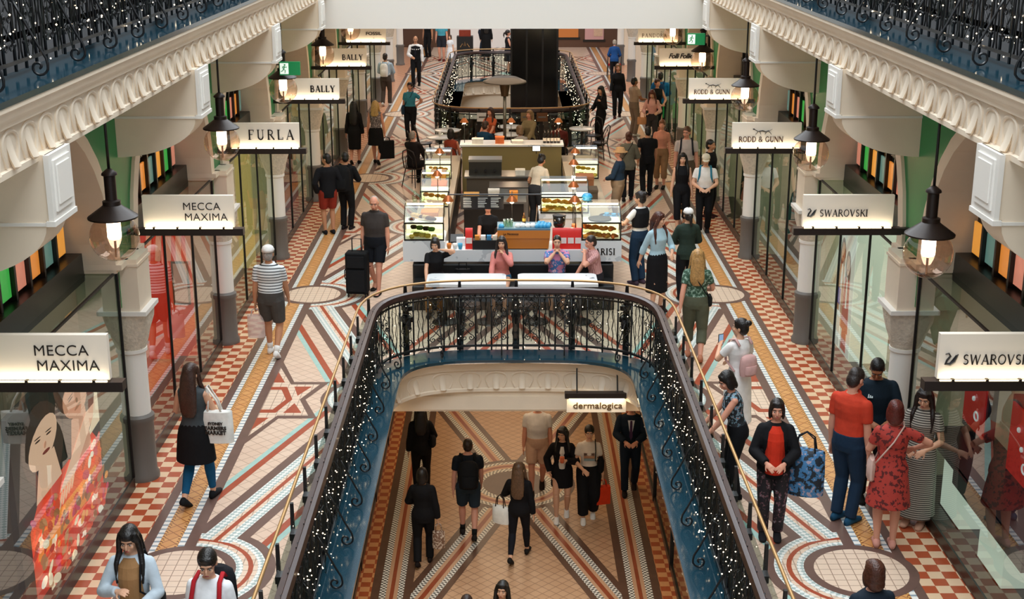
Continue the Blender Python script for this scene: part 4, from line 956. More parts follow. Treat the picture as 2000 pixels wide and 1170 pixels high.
c=case('rearmost glass case on the left counter of the kiosk',-1.88,-1.32,28.3,.9,1.45); pastry(10,-1.8,-1.38,28.36,28.6,.93,'golden bun in the rear left case','bun',['#e0b25a','#d9a04a'],'buns in the rear left case')
c=case('wide glass case of golden pastries behind the coffee grinder',.5,1.38,24.7,.98,1.55); pastry(22,.56,1.32,24.76,25.02,1.0,'golden croissant in the wide case behind the grinder','croissant',['#d99a3a','#c9862e','#e0ae50'],'croissants in the wide case')
u=thing('counter_unit','white counter unit under the wide pastry case','counter',(.94,24.7,0)); slab('body',u,.48,24.72,0,1.4,25.4,.88,creamW); slab('top',u,.46,24.7,.88,1.42,25.45,.965,marble)
c=case('rear glass case on the right counter beside the straw hat',1.3,1.8,28.3,.9,1.5); pastry(10,1.36,1.75,28.36,28.6,.93,'yellow pastry in the rear right case','bun',['#e0c04a','#d9ae3a'],'pastries in the rear right case')
# espresso machine
e=thing('espresso_machine','big two-tone orange espresso machine standing on the front worktop','coffee machine',(.15,22.35,.9)); om=mat('orange_enamel','#c4762c',.3)
m=MB(); m.ext([(-.42,-.02,.02),(.42,-.02,.02),(.44,-.03,.2),(-.44,-.03,.2)],(0,.45,0)); m.build('lower_body',om,e,auto=True)
m=MB(); m.ext([(-.44,-.04,.2),(.44,-.04,.2),(.45,-.03,.34),(-.45,-.03,.34)],(0,.5,0)); m.build('upper_body',om,e,auto=True)
m=MB(); m.box(-.45,-.03,.34,.45,.48,.37); m.build('cup_tray',mat('blue_grey_enamel','#5a7f94',.3),e); m=MB(); m.box(-.4,.0,0,.4,.4,.03); m.build('feet',black,e)
text('La Marzocco','lettering',e,(-.22,-.042,.28),(PI/2,0,0),.05,ink,shear=.2)
def cup(x,y,z,col,lab,grp,r=.042,h=.06,up=True):
    m=MB(); m.lathe([(r*.6,0),(r*.95,h*.5),(r,h),(r*.92,h),(r*.55,h*.12),(.001,h*.1)] if up else [(r,0),(r*.95,h*.5),(r*.6,h),(.001,h)],n=14); o=m.build('cup',col,smooth=True); o.location=(x,y,z); tag(o,lab,'cup',grp); return o
blue=mat('sky_blue_glaze','#3f9fcf',.25); wg=mat('white_glaze','#ecebe6',.25)
for i in range(4): cup(.05+.085*i,22.42+.02*(i%2),1.27,wg,'white cup upside down on the orange machine','white cups on the machine',.048,.07,False)
for i in range(10): cup(.38+.062*(i%4)+.02*(i//4),22.4+.1*(i//4),1.27+.0*(i//4),blue,'sky blue cup upside down on the right of the orange machine','blue cups on the machine',.042,.065,False)
cup(-.23,22.42,1.27,blue,'single sky blue cup on the left end of the orange machine',None,.05,.06,False)
for i in range(6):
    o=MB().lathe([(.025,0),(.03,.12),(.028,.12),(.024,.01)],n=10).build('glass',caseglass,smooth=True); o.location=(-.17+.055*(i%3),22.45+.09*(i//3),1.27); tag(o,'clear drinking glass on top of the orange machine','glass','glasses on the machine')
b=thing('bottle','small bottle with yellow label on top of the orange machine','bottle',(.16,22.75,1.27)); MB().lathe([(.03,0),(.03,.1),(.012,.14),(.012,.18)],n=12).build('body',mat('amber_glass','#5a3a18',.2),b,smooth=True); MB().lathe([(.031,.03),(.031,.08)],n=12,cap=False).build('label_band',cm('#d9b04a'),b)
g=thing('coffee_grinder','coffee grinder with smoked hopper right of the orange machine','grinder',(.76,22.62,.9)); m=MB(); m.box(-.09,-.12,0,.09,.12,.28); m.build('body',black,g); MB().lathe([(.05,.28),(.1,.36),(.11,.52)],n=16).build('hopper',glassy('smoked','#6a6460'),g,smooth=True); MB().lathe([(.115,.52),(.115,.54),(.02,.56)],n=16).build('lid',black,g)
redb=mat('red_gloss_pack','#d8261a',.25)
def pack(x,y,z,lab):
    t=thing('coffee_bag',lab,'coffee bag',(x,y,z)); m=MB(); m.rings([((0,0,zz),(1,0,0),(0,1,0),a,bb) for zz,a,bb in ((0,.062,.05),(.02,.066,.055),(.26,.064,.05),(.34,.062,.02),(.36,.062,.006))],4)
    m=MB(); m.ext([(-.06,-.05,0),(.06,-.05,0),(.062,-.05,.28),(.06,-.012,.36),(-.06,-.012,.36),(-.062,-.05,.28)][:0] or [(-.062,-.05,0),(-.062,.05,0),(-.062,.045,.28),(-.062,.008,.36),(-.062,-.008,.36),(-.062,-.045,.28)],(.124,0,0)); m.build('pouch',redb,t,auto=True)
    m=MB(); m.box(-.05,-.053,.1,.05,-.05,.2); m.build('pale_label',cm('#efe2dc'),t)
for i in range(4): pack(.70+.125*i,22.42,.9,'shiny red coffee bag right of the orange machine, %s from the left'%ordn[i])
pack(-.78,22.42,.9,'shiny red coffee bag left of the orange machine')
bx=thing('box','open black box of sachets left of the orange machine','box',(-.5,22.42,.9)); m=MB(); m.box(-.22,-.09,0,.22,.09,.16); m.build('body',black,bx)
for i,cc in enumerate(('#c9843a','#e8e4da','#3f7fa8','#d9d2c0')): m=MB(); m.box(-.18+.1*i,-.05,.16,-.1+.1*i,.05,.23); m.build('sachet_stack',cm(cc),bx)
tp=thing('till_tray','black till terminal on the white front worktop','till',(-1.0,22.75,.9)); m=MB(); m.ext([(-.11,-.09,.03),(.11,-.09,.03),(.11,.09,.12),(-.11,.09,.12)],(0,0,.03)); m.box(-.05,-.04,0,.05,.04,.08); m.build('screen_body',black,tp)
for i,(x,cc) in enumerate(((-1.12,'#c97a3a'),(-1.02,'#e8e6e0'),(-.93,'#4f9fc4'))):
    cup(x,22.38,.9,cm(cc),'%s takeaway cup at the left front of the worktop'%('tan','white','pale blue')[i] if False else ('tan','white','pale blue')[i]+' takeaway cup at the left front of the worktop',None,.04,.1)
nb=thing('carton','white and blue carton on the front worktop behind the box of sachets','carton',(-.9,22.62,.9)); m=MB(); m.box(-.1,-.06,0,.1,.06,.14); m.build('body',cm('#d9e2e6'),nb)
tb=thing('cup_stack','tall stack of orange paper cups beside the front right case','cups',(1.02,22.72,.9)); MB().lathe([(.035,0),(.045,.34),(.04,.36)],n=14).build('cups',cm('#d98a58'),tb,smooth=True)
tc=thing('cup_stack','sky blue stacked saucers on the front right glass case','cups',(1.25,22.95,1.62)); MB().lathe([(.06,0),(.1,.02),(.07,.04),(.1,.06),(.08,.1),(.06,.12)],n=14).build('cups',blue,tc,smooth=True)
for i,x in enumerate((-1.72,-1.6)):
    t=thing('glass_jar','stoppered glass jar standing on the front left cake case, %s one'%('left','right')[i],'jar',(x,22.9,1.62)); MB().lathe([(.04,0),(.05,.03),(.05,.1),(.02,.13)],n=14).build('jar',caseglass,t,smooth=True); MB().ball((0,0,.16),.03,10,6).build('stopper',caseglass,t,smooth=True)
# pipe frame with menu board and lamps
P=thing('pipe_frame','black pipe frame over the front counter','frame',(0,22.8,.9))
MB().tube([(-1.12,22.6,.9),(-1.12,22.6,1.8),(1.04,22.6,1.8),(1.04,22.6,.9)],.013,6).build('pipe',iron,P,world=True)
mbd=thing('menu_board','black menu board with chalk columns hung from the pipe frame','menu board',(-.55,22.66,1.66)); m=MB(); m.box(-.38,-.01,-.13,.36,.01,.1); m.build('board',black,mbd)
for a in (-.3,.28): MB().tube([(a,0,.1),(a,-.06,.13)],.006,4).build('hook',iron,mbd)
m=MB()
for cx in (-.33,-.08,.14):
    for r in range(6):
        m.box(cx,-.013,.06-.03*r,cx+pv.uniform(.09,.17),-.0105,.07-.03*r)
m.build('chalk_lines',cm('#c9d2d4'),mbd)
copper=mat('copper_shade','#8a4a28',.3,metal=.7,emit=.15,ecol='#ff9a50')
lamp0=None
for i,(x,y,z) in enumerate(((-.05,22.62,1.68),(-1.13,22.45,1.72),(1.02,22.6,1.68),(-1.49,27,1.7),(1.24,27,1.7),(-1.1,30.5,1.75),(-.04,30.5,1.75),(1.03,30.5,1.75),(-1.43,24.8,1.68),(1.15,25.8,1.7),(1.06,23.9,1.66))):
    lab='small copper dome lamp glowing over the kiosk, '+['front centre','front left','front right','left above the rear case','right above the rear case','rear left','rear centre','rear right','left above the sandwich case','right above the wide case','right behind the grinder'][i]
    if lamp0 is None:
        t=lamp0=thing('heat_lamp',lab,'lamp',(x,y,z),group='copper lamps on the kiosk')
        MB().lathe([(.015,.1),(.04,.09),(.085,.03),(.1,0),(.09,0),(.03,.07)],n=16).build('shade',copper,t,auto=True); MB().ball((0,0,0),.042,12,8).build('bulb',bulbmat,t,smooth=True)
        MB().tube([(0,0,.1),(0,0,.13)],.01,6).build('stem',iron,t); MB().tube([(0,.02,-.78),(0,.14,-.6),(0,.14,.1),(0,.07,.15),(0,0,.13)],.008,5).build('post',iron,t)
    else: dup(lamp0,(x,y,z),label=lab)
    lamp('POINT',(x,y-.02,z-.08),9,WARM,size=.04,name='heat_lamp_light')
# kitchen equipment inside
em=thing('espresso_machine','dark second espresso machine on the inner counter','coffee machine',(-.6,28.75,.9)); m=MB(); m.box(-.35,-.1,0,.35,.3,.3); m.build('body',mat('dark_steel','#3a3a36',.35,metal=.6),em); m=MB(); m.box(-.36,-.12,.3,.36,.32,.35); m.build('top_tray',steel,em)
for a in (-.2,0,.2): MB().tube([(a,-.1,.12),(a,-.22,.1)],.02,6).build('portafilter',black,em)
sc=thing('screen','small lit till screen on the back bar','screen',(.52,29.9,1.2)); m=MB(); m.box(-.09,-.01,0,.09,.01,.13); m.build('case',black,sc); m=MB(); m.box(-.08,-.014,.01,.08,-.011,.12); m.build('display',mat('lit_screen','#dfe8f0',.3,emit=2.2),sc); MB().tube([(0,0,0),(0,.05,-.06),(0,.3,-.06)],.01,5).build('arm',iron,sc)
fr=thing('fridge','dark upright fridge inside the kiosk','fridge',(-.2,27.5,0)); slab('body',fr,-.5,27.2,0,.3,27.8,.95,blackwood); slab('door_edge',fr,-.5,27.18,.02,.3,27.2,.93,steel)
for i in range(5):
    t=thing('wine_bottle','dark bottle on the back bar, %s from the left'%ordn[i],'bottle',(.85-.09*i if False else .72+.08*i,30.6,1.26)); MB().lathe([(.035,0),(.036,.17),(.013,.23),(.013,.3)],n=12).build('glass_body',mat('dark_glass','#1a1410',.15),t,smooth=True); MB().lathe([(.037,.05),(.037,.12)],n=12,cap=False).build('label_band',cm('#d9cfc0'),t)
for i,(x,y,z,w,d,h,c,lab) in enumerate(((-.85,26.8,.79,.3,.25,.12,'#b98a4a','wooden bread board tray on the low inner worktop'),(-.4,26.8,.79,.22,.2,.2,'#c9c4b8','white stack of plates on the low inner worktop'),(.0,26.8,.79,.16,.2,.16,'#d98a3a','orange box on the low inner worktop'),(.15,28.8,.9,.2,.25,.1,'#d9d4c4','pale tray on the inner steel worktop'),
    (-1.55,24.3,.9,.3,.3,.22,'#d9843a','orange carton on the left side counter'),(-1.5,24.9,.9,.35,.3,.18,'#e0b060','yellow pastry box on the left side counter'),(-1.5,26.9,.9,.3,.5,.2,'#c96a2a','rust coloured box on the left side counter'),(-1.55,27.7,.9,.3,.3,.3,'#e0a04a','amber crate on the left side counter'),(1.45,26.3,.9,.4,.4,.22,'#4a4034','dark tray rack on the right side counter'),(1.45,27.2,.9,.35,.4,.3,'#8a5a3a','brown crate on the right side counter'),
    (-.8,30.6,1.26,.25,.2,.1,'#e2ded4','white plates on the left of the back bar'),(-.3,30.6,1.26,.2,.2,.14,'#c96a3a','terracotta jar tin on the back bar'),(.1,30.6,1.26,.25,.2,.06,'#d9d4c8','white tray in the middle of the back bar'),(1.5,23.6,.9,.3,.4,.2,'#d9c49a','cream box behind the front right case'))):
    t=thing('kitchen_box',lab,'container',(x,y,z)); m=MB(); m.box(-w/2,-d/2,0,w/2,d/2,h); m.build('body',cm(c),t); m=MB(); m.box(-w/2-.006,-d/2-.006,h*.8,w/2+.006,d/2+.006,h+.008); m.build('lid',cm(c),t)
# marble tables, bench and stools in front
bn=thing('bench','long black banquette in front of the kiosk','bench',(0,22.0,0)); slab('seat',bn,-1.72,21.75,.0,1.66,22.3,.42,black,.02); slab('back',bn,-1.74,22.28,0,1.68,22.5,.66,black,.02)
for x,lab in ((-.79,'white marble table with rounded far corners, left of the pair by the railing'),(.68,'veined marble table with rounded far corners, right of the pair by the railing')):
    t=thing('marble_table',lab,'table',(x,21.1,0)); m=MB(); W2,D2=.64,.33
    pts=[(-W2,-D2),(W2,-D2)]+[(W2-.1+.1*math.cos(a),D2-.1+.1*math.sin(a)) for a in [PI/2*i/6 for i in range(7)]]+[(-W2+.1-.1*math.sin(a),D2-.1+.1*math.cos(a)) for a in [PI/2*i/6 for i in range(7)]]
    m.ext([(a,b,.69) for a,b in pts],(0,0,.045)); m.build('tabletop',marble if x<0 else mat('veined_marble','#dfe2e3',.2,fn=pat('spots','#dfe3e4','#8f9aa2',2.2,mort=.66,src='Object')),t,auto=True)
    for a in (-.35,.35): MB().lathe([(.035,.03),(.03,.69)],c=(a,0,0),n=12).build('leg',iron,t,smooth=True); MB().lathe([(.22,0),(.21,.02),(.04,.035)],c=(a,0,0),n=18).build('foot',iron,t)
for i,x in enumerate((-.72,.12)):
    t=thing('stool','round dark wooden stool in front of the %s marble table'%('left','right')[i],'stool',(x,20.62,0)); MB().lathe([(.16,.43),(.175,.44),(.175,.465),(.15,.47)],n=20).build('seat',mahog,t,auto=True)
    for a in range(4): an=PI/4+a*PI/2; MB().tube([(.1*math.cos(an),.1*math.sin(an),.43),(.16*math.cos(an),.16*math.sin(an),0)],.014,6).build('leg',iron,t)
hb=thing('handbag','black leather handbag on the bench beside the phone caller','bag',(-.88,22.05,.42)); m=MB(); m.rings([((0,0,z),(1,0,0),(0,1,0),a,b) for z,a,b in ((0,.15,.07),(.02,.16,.08),(.22,.13,.05))],12); m.build('body',cm('#121214'),hb,auto=True); MB().tube([(-.07,0,.21),(-.06,0,.33),(.06,0,.33),(.07,0,.21)],.01,6).build('handle',cm('#121214'),hb)
# cafe seating behind
def rtable(x,y,lab,r=.34):
    t=thing('cafe_table',lab,'table',(x,y,0)); MB().lathe([(r-.01,.72),(r,.73),(r,.75),(r-.02,.755)],n=28).build('tabletop',marble,t,auto=True); MB().lathe([(.03,.03),(.03,.72)],n=10).build('pedestal',iron,t,smooth=True); MB().lathe([(.24,0),(.23,.02),(.03,.05)],n=20).build('foot',iron,t,auto=True); return t
def crock(x,y,z,lab,grp): o=MB().lathe([(.03,0),(.035,.09),(.03,.1)],n=10).build('jar',wg,smooth=True); o.location=(x,y,z); tag(o,lab,'jar',grp)
rtable(-1.7,35.45,'round marble cafe table nearest the far railing on the left'); rtable(-1.85,34.4,'round marble cafe table second from the far railing on the left'); rtable(-1.6,33.0,'round marble cafe table beside the black leather jacket'); rtable(-.12,34.8,'round marble cafe table by the heater pole'); rtable(-.05,36.0,'round marble cafe table behind the heater pole'); rtable(1.85,35.7,'dim cafe table at the right end of the far railing')
for x,y in ((-1.7,35.45),(-1.85,34.4),(-.12,34.8),(1.85,35.7)): crock(x,y+.1,.755,'small white sugar jar on a round cafe table','jars on the cafe tables')
bent=mat('bentwood_black','#1d1512',.35)
ch0=None
for i,(x,y,a,lab) in enumerate(((-2.3,35.2,-80,'bentwood chair left of the furthest left cafe table'),(-2.42,34.3,-80,'bentwood chair left of the second left cafe table'),(-2.36,31.9,-30,'bentwood chair under the black leather jacket'),(-.57,35.6,150,'bentwood chair under the orange top'),(-.74,33.25,-35,'bentwood chair under the blue jumper'),(.25,32.7,30,'bentwood chair under the pale grey knit'),(.45,35.1,150,'bentwood chair under the beige jacket'),(-1.48,32.25,-10,'bentwood chair under the rust sleeveless top'),(1.16,33.6,-10,'bentwood chair under the green cap'),(.8,32.6,180,'empty bentwood chair near the back bar'),(2.3,35.3,60,'bentwood chair beside the dim right table'),(2.2,36.4,150,'bentwood chair at the right end of the far railing'))):
    if ch0 is None:
        t=ch0=thing('bentwood_chair',lab,'chair',(x,y,0),math.radians(a),'bentwood chairs at the cafe tables')
        MB().lathe([(.19,.42),(.205,.43),(.205,.45),(.17,.46)],n=20).build('seat',bent,t,auto=True)
        for sx in (-1,1):
            MB().tube([(sx*.13,.14,.43),(sx*.19,.2,0)],[.016,.012],6).build('leg',bent,t,smooth=True); MB().tube([(sx*.13,-.15,.43),(sx*.19,-.23,0)],[.016,.012],6).build('leg',bent,t,smooth=True)
        MB().tube([(-.18,-.13,.43),(-.185,-.19,.7),(-.14,-.23,.86),(0,-.25,.92),(.14,-.23,.86),(.185,-.19,.7),(.18,-.13,.43)],.014,7).build('back_hoop',bent,t,smooth=True)
        MB().tube([(-.1,-.16,.45),(-.1,-.2,.68),(0,-.225,.8),(.1,-.2,.68),(.1,-.16,.45)],.01,6).build('inner_hoop',bent,t,smooth=True)
        m=MB(); m.tube([(.15*math.cos(k*PI/8),.15*math.sin(k*PI/8),.22) for k in range(16)],.009,5,closed=True); m.build('ring_stretcher',bent,t,smooth=True)
    else: dup(ch0,(x,y,0),math.radians(a),lab)
h=thing('patio_heater','mushroom-shaped gas patio heater with wide steel reflector','heater',(-.19,33.6,0))
MB().lathe([(.22,0),(.22,.7),(.2,.76),(.05,.78)],n=20).build('base',mat('heater_steel','#6d6862',.35,metal=.5),h,auto=True); MB().lathe([(.04,.78),(.04,2.0)],n=12).build('pole',steel,h,smooth=True); MB().lathe([(.09,1.9),(.1,2.0),(.12,2.12),(.13,2.24),(.05,2.26)],n=16).build('burner',mat('burner_mesh','#5a4634',.5,metal=.6),h,auto=True)
MB().lathe([(.54,2.24),(.53,2.27),(.3,2.37),(.05,2.41),(.05,2.40),(.3,2.35)],n=36).build('reflector',mat('brushed_grey','#77736e',.35,metal=.5),h,smooth=True)
for i,(x,w2) in enumerate(((-.78,.17),(.42,.18),(.82,.15))):
    t=thing('notice','small %s notice fixed on the far cafe railing'%('white','cream','brown')[i],'notice',(x,36.74,.88)); m=MB(); m.box(-w2,-.012,-.12,w2,.0,.12); m.build('card',cm(('#dfe3e6','#8a7658','#6a4a34')[i]),t); m=MB(); m.box(-w2*.7,-.015,-.02,w2*.7,-.012,.02); m.build('print',cm('#6a6a6a'),t)
# ---------------------------------------------------------------- far end
L=thing('lift_tower','tall black glass lift tower rising through the far opening','lift',(.75,45.5,-3.6),kind='structure')
slab('shaft',L,.02,44.6,-3.6,1.52,46.4,4.9,mat('black_glass','#0b0c0d',.12))
for x in (.0,.5,1.02,1.5): slab('mullion',L,x-.02,44.57,-3.6,x+.04,44.62,4.9,iron)
m=MB(); m.box(-4.9,62.4,0,4.9,62.8,5,0); m.build('wall_far',mat('brown_panelling','#5a3a26',.5),kind='structure',label='brown panelled wall across the far end')
for i,(x0,x1,z0,z1,c,e) in enumerate(((1.9,3.1,.45,2.6,'#a8622a',.35),(3.4,4.25,.35,2.6,'#b98a86',.2))):
    t=thing('wall_panel',('amber lit panel on the far wall','pale pink poster with a blue shape on the far wall')[i],'panel',((x0+x1)/2,62.36,z0)); slab('board',t,x0,62.34,z0,x1,62.4,z1,mat('far_panel_%d'%i,c,.5,emit=e))
    slab('frame',t,x0-.08,62.36,z0-.1,x1+.08,62.42,z0,blackwood)
    if i: slab('blue_shape',t,3.75,62.32,1.2,4.2,62.345,2.2,cm('#2a6f9a')); slab('cream_shape',t,3.8,62.32,.5,4.2,62.345,1.1,cm('#d9b59a'))
m=MB(); m.box(-2.7,62.3,0,.4,62.42,3.2); m.build('door_1',mat('entrance_glow','#cfc8c2',.5,emit=.25),kind='structure',label='glowing panel standing for the bright space beyond the far entrance')  # emission stands in for the bright floor beyond the opening
dk=thing('display_stand','black display stand with gold emblem and red goods by the far railing','stand',(-1.95,59.3,0)); slab('cabinet',dk,-2.3,59.2,0,-1.6,59.7,.8,black); slab('goods',dk,-2.2,59.25,.8,-1.7,59.6,1.05,cm('#8a3a2a')); MB().tube([(-2.15,59.18,.35),(-2.05,59.18,.5),(-1.98,59.18,.4),(-1.95,59.18,.58),(-1.92,59.18,.4),(-1.85,59.18,.5),(-1.75,59.18,.35)],.015,5).build('emblem',brass,dk,world=True)
# ---------------------------------------------------------------- lower level sign
s=thing('shop_sign','lit cream sign with bold lower-case letters hung under the near opening','sign',(1.2,18.85,-.6))
slab('panel',s,.75,18.84,-.69,1.63,18.88,-.48,signface); slab('bar',s,.72,18.8,-.46,1.63,18.92,-.38,darkmetal); slab('lamp_strip',s,.78,18.815,-.475,1.6,18.83,-.465,ledm)
for a in (.9,1.5): MB().tube([(a,18.86,-.38),(a,19.0,-.05)],.012,5).build('hanger',iron,s,world=True)
text('dermalogica','lettering',s,(.01,-.016,.015),(PI/2,0,0),.135,mat('brown_lettering','#4a3512',.4),sx=1.12,off=.001)
lamp('AREA',(1.2,18.76,-.47),1.5,(1,.8,.5),rot=(math.radians(30),0,0),size=.85,sy=.03,name='sign_light')
# ---------------------------------------------------------------- window displays
def ellipse(cx,cz,rx,rz,rot=0,n=20): return [(cx+rx*math.cos(a)*math.cos(rot)-rz*math.sin(a)*math.sin(rot),cz+rx*math.cos(a)*math.sin(rot)+rz*math.sin(a)*math.cos(rot)) for a in [2*PI*k/n for k in range(n)]]
PC=['#e7b49a','#c98a70','#2a1a16','#b3241c','#d8452a','#e08a3a','#e9d2b8','#8a5a3a','#c2305a','#7a2a22','#f0e6da','#a8704a']
pm=[mat('print_'+c.strip('#'),c,.35,emit=.75) for c in PC]  # emission added to the print, since no lamp reaches the poster
t=thing('poster','tall beauty poster with added glow, two faces over coloured dots behind the left window','poster',(-4.66,12.8,.1))
slab('board',t,-4.70,11.4,.1,-4.64,14.0,2.15,mat('poster_dark','#2a3534',.5))
m=MB(); lay=[0]
def pe(pts,c):
    lay[0]+=1; xx=-4.638+lay[0]*.0003; m.face([(xx,12.8+a*2.85,b*.9) for a,b in pts],c)
pe([(-.4,.13),(.4,.13),(.4,1.0),(.3,1.28),(-.3,1.22),(-.4,1.0)],4); pe([(.2,1.2),(.42,1.25),(.42,2.3),(.26,2.3)],6); pe([(-.4,.13),(.4,.13),(.4,.5),(-.4,.42)],3); pe([(-.36,.6),(.3,.5),(.33,.8),(-.3,.86)],5); pe(ellipse(-.2,1.75,.2,.5,.1),2); pe(ellipse(.2,1.72,.19,.6,-.1),2); pe([(-.32,1.2),(-.05,1.2),(-.1,1.6),(-.26,1.6)],0)
pe(ellipse(-.2,1.78,.145,.25,-.2),0); pe(ellipse(.16,1.85,.13,.24,.2),1); pe([(.05,1.1),(.3,1.1),(.26,1.65),(.1,1.65)],1)
for cx,cz,sg in ((-.2,1.78,-.35),(.16,1.86,.3)):
    for dx in (-.05,.06): pe(ellipse(cx+dx,cz+.05+dx*sg,.028,.01,sg),2); pe(ellipse(cx+dx,cz+.085+dx*sg,.035,.007,sg),2)
    pe(ellipse(cx+.02,cz-.13,.04,.02,sg),9 if cx<0 else 7); pe(ellipse(cx+.015,cz-.05,.012,.035,sg*.4),1 if cx<0 else 7)
pe([(-.1,1.02),(.06,1.0),(.34,1.4),(.36,1.55),(.26,1.55),(.02,1.2)],0)
for i in range(5): pe(ellipse(-.09+.035*i,.93+.015*i,.014,.09,-.25),0)
for i in range(200):
    z=pv.uniform(.16,1.12); x=pv.uniform(-.4,.4)
    if z>.85 and abs(x)<.14: continue
    pe(ellipse(x,z,pv.uniform(.014,.034),pv.uniform(.035,.075),pv.uniform(-.4,.4),10),pv.choice([3,4,5,6,7,8,10,4,3,11]))
m.build('print',pm,t,world=True)
cs=thing('display_stand','dark cosmetics stand with small lit bottles deep in the left window','stand',(-6.1,13.2,0)); slab('body',cs,-6.5,13.0,.06,-5.75,13.4,1.1,mat('dark_teal_unit','#2c3a3a',.4)); slab('panel',cs,-6.4,13.42,.06,-5.8,13.5,2.2,mat('teal_panel','#4a6f7a',.4,emit=.1))
for i in range(6):
    o=MB().lathe([(.03,0),(.03,.1),(.012,.12),(.012,.15)],n=10).build('perfume_bottle',mat('lit_perfume','#e8d8b8',.3,emit=.5),smooth=True); o.location=(-6.4+.11*i,13.15,1.1); tag(o,'small pale bottle on the dark cosmetics stand','bottle','bottles on the cosmetics stand')
t=thing('poster','red and pink striped poster panel in the second left shop','poster',(-5.0,19.0,.1)); slab('board',t,-5.42,19.0,.1,-4.72,19.04,2.4,mat('red_print','#d8341f',.4,emit=.3)); 
for i in range(5):
    m=MB(); m.ext([(-.38+.15*i,-.004,1.5),(-.3+.15*i,-.004,1.5),(-.2+.13*i,-.004,2.28),(-.28+.13*i,-.004,2.28)],(0,.004,0)); m.build('pink_stripe',mat('pink_print','#e8a08a',.4,emit=.2),t)
slab('mirror_frame',t,-5.0,18.97,.95,-4.75,18.99,1.6,blackwood); slab('mirror',t,-4.97,18.965,.98,-4.78,18.97,1.57,mat('pinkish_mirror','#c9a09a',.15))
t=thing('display_column','white display column in the second left shop','column display',(-5.3,16.7,0)); slab('body',t,-5.6,16.5,.06,-5.1,16.9,2.3,creamW)
t=thing('display_column','pale yellow lit column in the third left shop window','column display',(-4.85,23.95,0)); slab('body',t,-5.0,23.9,.1,-4.72,24.0,2.5,mat('yellow_panel','#e6cf86',.5,emit=.2))
for (x,y,z,c) in ((-4.9,29.0,.2,'#9a3326'),(-4.9,28.4,1.0,'#7a3a24')):
    t=thing('display_block','rust red display block in the fourth left shop window, %s'%('lower' if z<.5 else 'upper'),'display block',(x,y,z)); slab('body',t,x-.2,y-.15,z-.1,x+.2,y+.15,z+.7,cm(c),.02)
# right: jewellery window
wl=mat('white_lightbox','#dfe6d8',.5,emit=.5)
for i,(y0,y1) in enumerate(((13.25,13.9),(11.95,12.65))):
    t=thing('pedestal','white glowing pedestal at the bottom of the jewellery window, %s'%('further one','nearer one')[i],'pedestal',(4.95,(y0+y1)/2,0)); slab('body',t,4.72,y0,.15,5.15,y1,.74+.06*i,wl); slab('plinth',t,4.7,y0-.02,.1,5.17,y1+.02,.15,creamW)
t=thing('shelf','dark shelf with faint lettering above the pedestals','shelf',(4.9,12.8,.86)); slab('top',t,4.6,11.2,.84,5.3,14.35,.9,mat('dark_plum','#1d1820',.3)); slab('front',t,4.58,11.2,.72,4.62,13.2,.9,mat('dark_plum','#1d1820',.3))
redd=mat('red_display','#b3211a',.4,emit=.35); jew=mat('crystal','#e8ecf0',.1,emit=.3)
for i,(y0,y1,z0,z1,x) in enumerate(((13.75,14.4,.98,1.75,5.05),(12.3,13.0,.98,1.75,5.05))):
    t=thing('jewellery_board','red jewellery display board on the dark shelf, %s'%('further one','nearer one')[i],'display board',(x,(y0+y1)/2,.9)); slab('board',t,x,y0,.98,x+.08,y1,1.72,redd); slab('frame',t,x+.02,y0-.05,.9,x+.12,y1+.05,1.78,mat('dark_plum','#1d1820',.3))
    m=MB()
    for k in range(3): u=.3+.22*k; yy=y0+.2+.12*k; m.tube([(x-.012,yy+.06*math.cos(a),.95+.75*u+.05*math.sin(a)) for a in [2*PI*q/12 for q in range(12)]],.01,5,closed=True) if k==0 else m.ball((x-.012,yy,.95+.75*u),(.02,.03,.03),8,5)
    m.build('crystal_jewels',jew,t,world=True)
t=thing('jewellery_board','curved red hanging banner high in the jewellery window','banner',(5.3,12.4,1.6)); m=MB(); m.tube([(5.3,11.6,1.9),(5.25,12.1,2.1),(5.25,12.6,1.9),(5.3,13.0,1.5)],.16,10,flat=.3); m.build('banner',redd,t,world=True,smooth=True)
t=thing('lightbox','white lightbox with a fashion photo of two people in the second right window','lightbox',(5.15,18.8,0)); slab('body',t,4.85,18.7,.12,5.4,19.75,2.05,wl)
m=MB(); lay=[0]
def pf(pts,c): lay[0]+=1; m.face([(4.848-lay[0]*.0004,19.22-a,b) for a,b in pts],c)
pf([(-.5,.14),(.5,.14),(.5,2.0),(-.5,2.0)],0)
for cx,cz in ((-.2,1.62),(.14,1.5)):
    pf(ellipse(cx,cz-.06,.15,.28),2); pf(ellipse(cx,cz,.095,.15),1); pf([(cx-.2,.5),(cx+.2,.5),(cx+.14,cz-.2),(cx-.14,cz-.2)],1 if cx<0 else 3); pf([(cx-.05,.3),(cx+.05,.3),(cx+.03,cz-.18),(cx-.03,cz-.18)],0)
    pf(ellipse(cx,cz-.07,.04,.012),4)
pf([(-.38,.8),(-.2,.8),(-.18,1.05),(-.36,1.05)],5); pf([(.0,.2),(.3,.2),(.26,.85),(.06,.85)],3); pf([(-.4,.15),(-.1,.15),(-.12,.7),(-.36,.7)],0)
m.build('photo',[mat('print_white','#f0ece6',.35,emit=.35),mat('print_skin','#c98a62',.35,emit=.35),mat('print_hair','#5a2a18',.35,emit=.35),mat('print_red','#c23a22',.35,emit=.35),mat('print_lip','#a8302a',.35,emit=.1),mat('print_violet','#4a3fa0',.35,emit=.35)],t,world=True)
slab('dark_post',t,4.9,15.9,.1,5.2,16.1,2.5,mat('dark_green_post','#16221d',.4)) if False else None
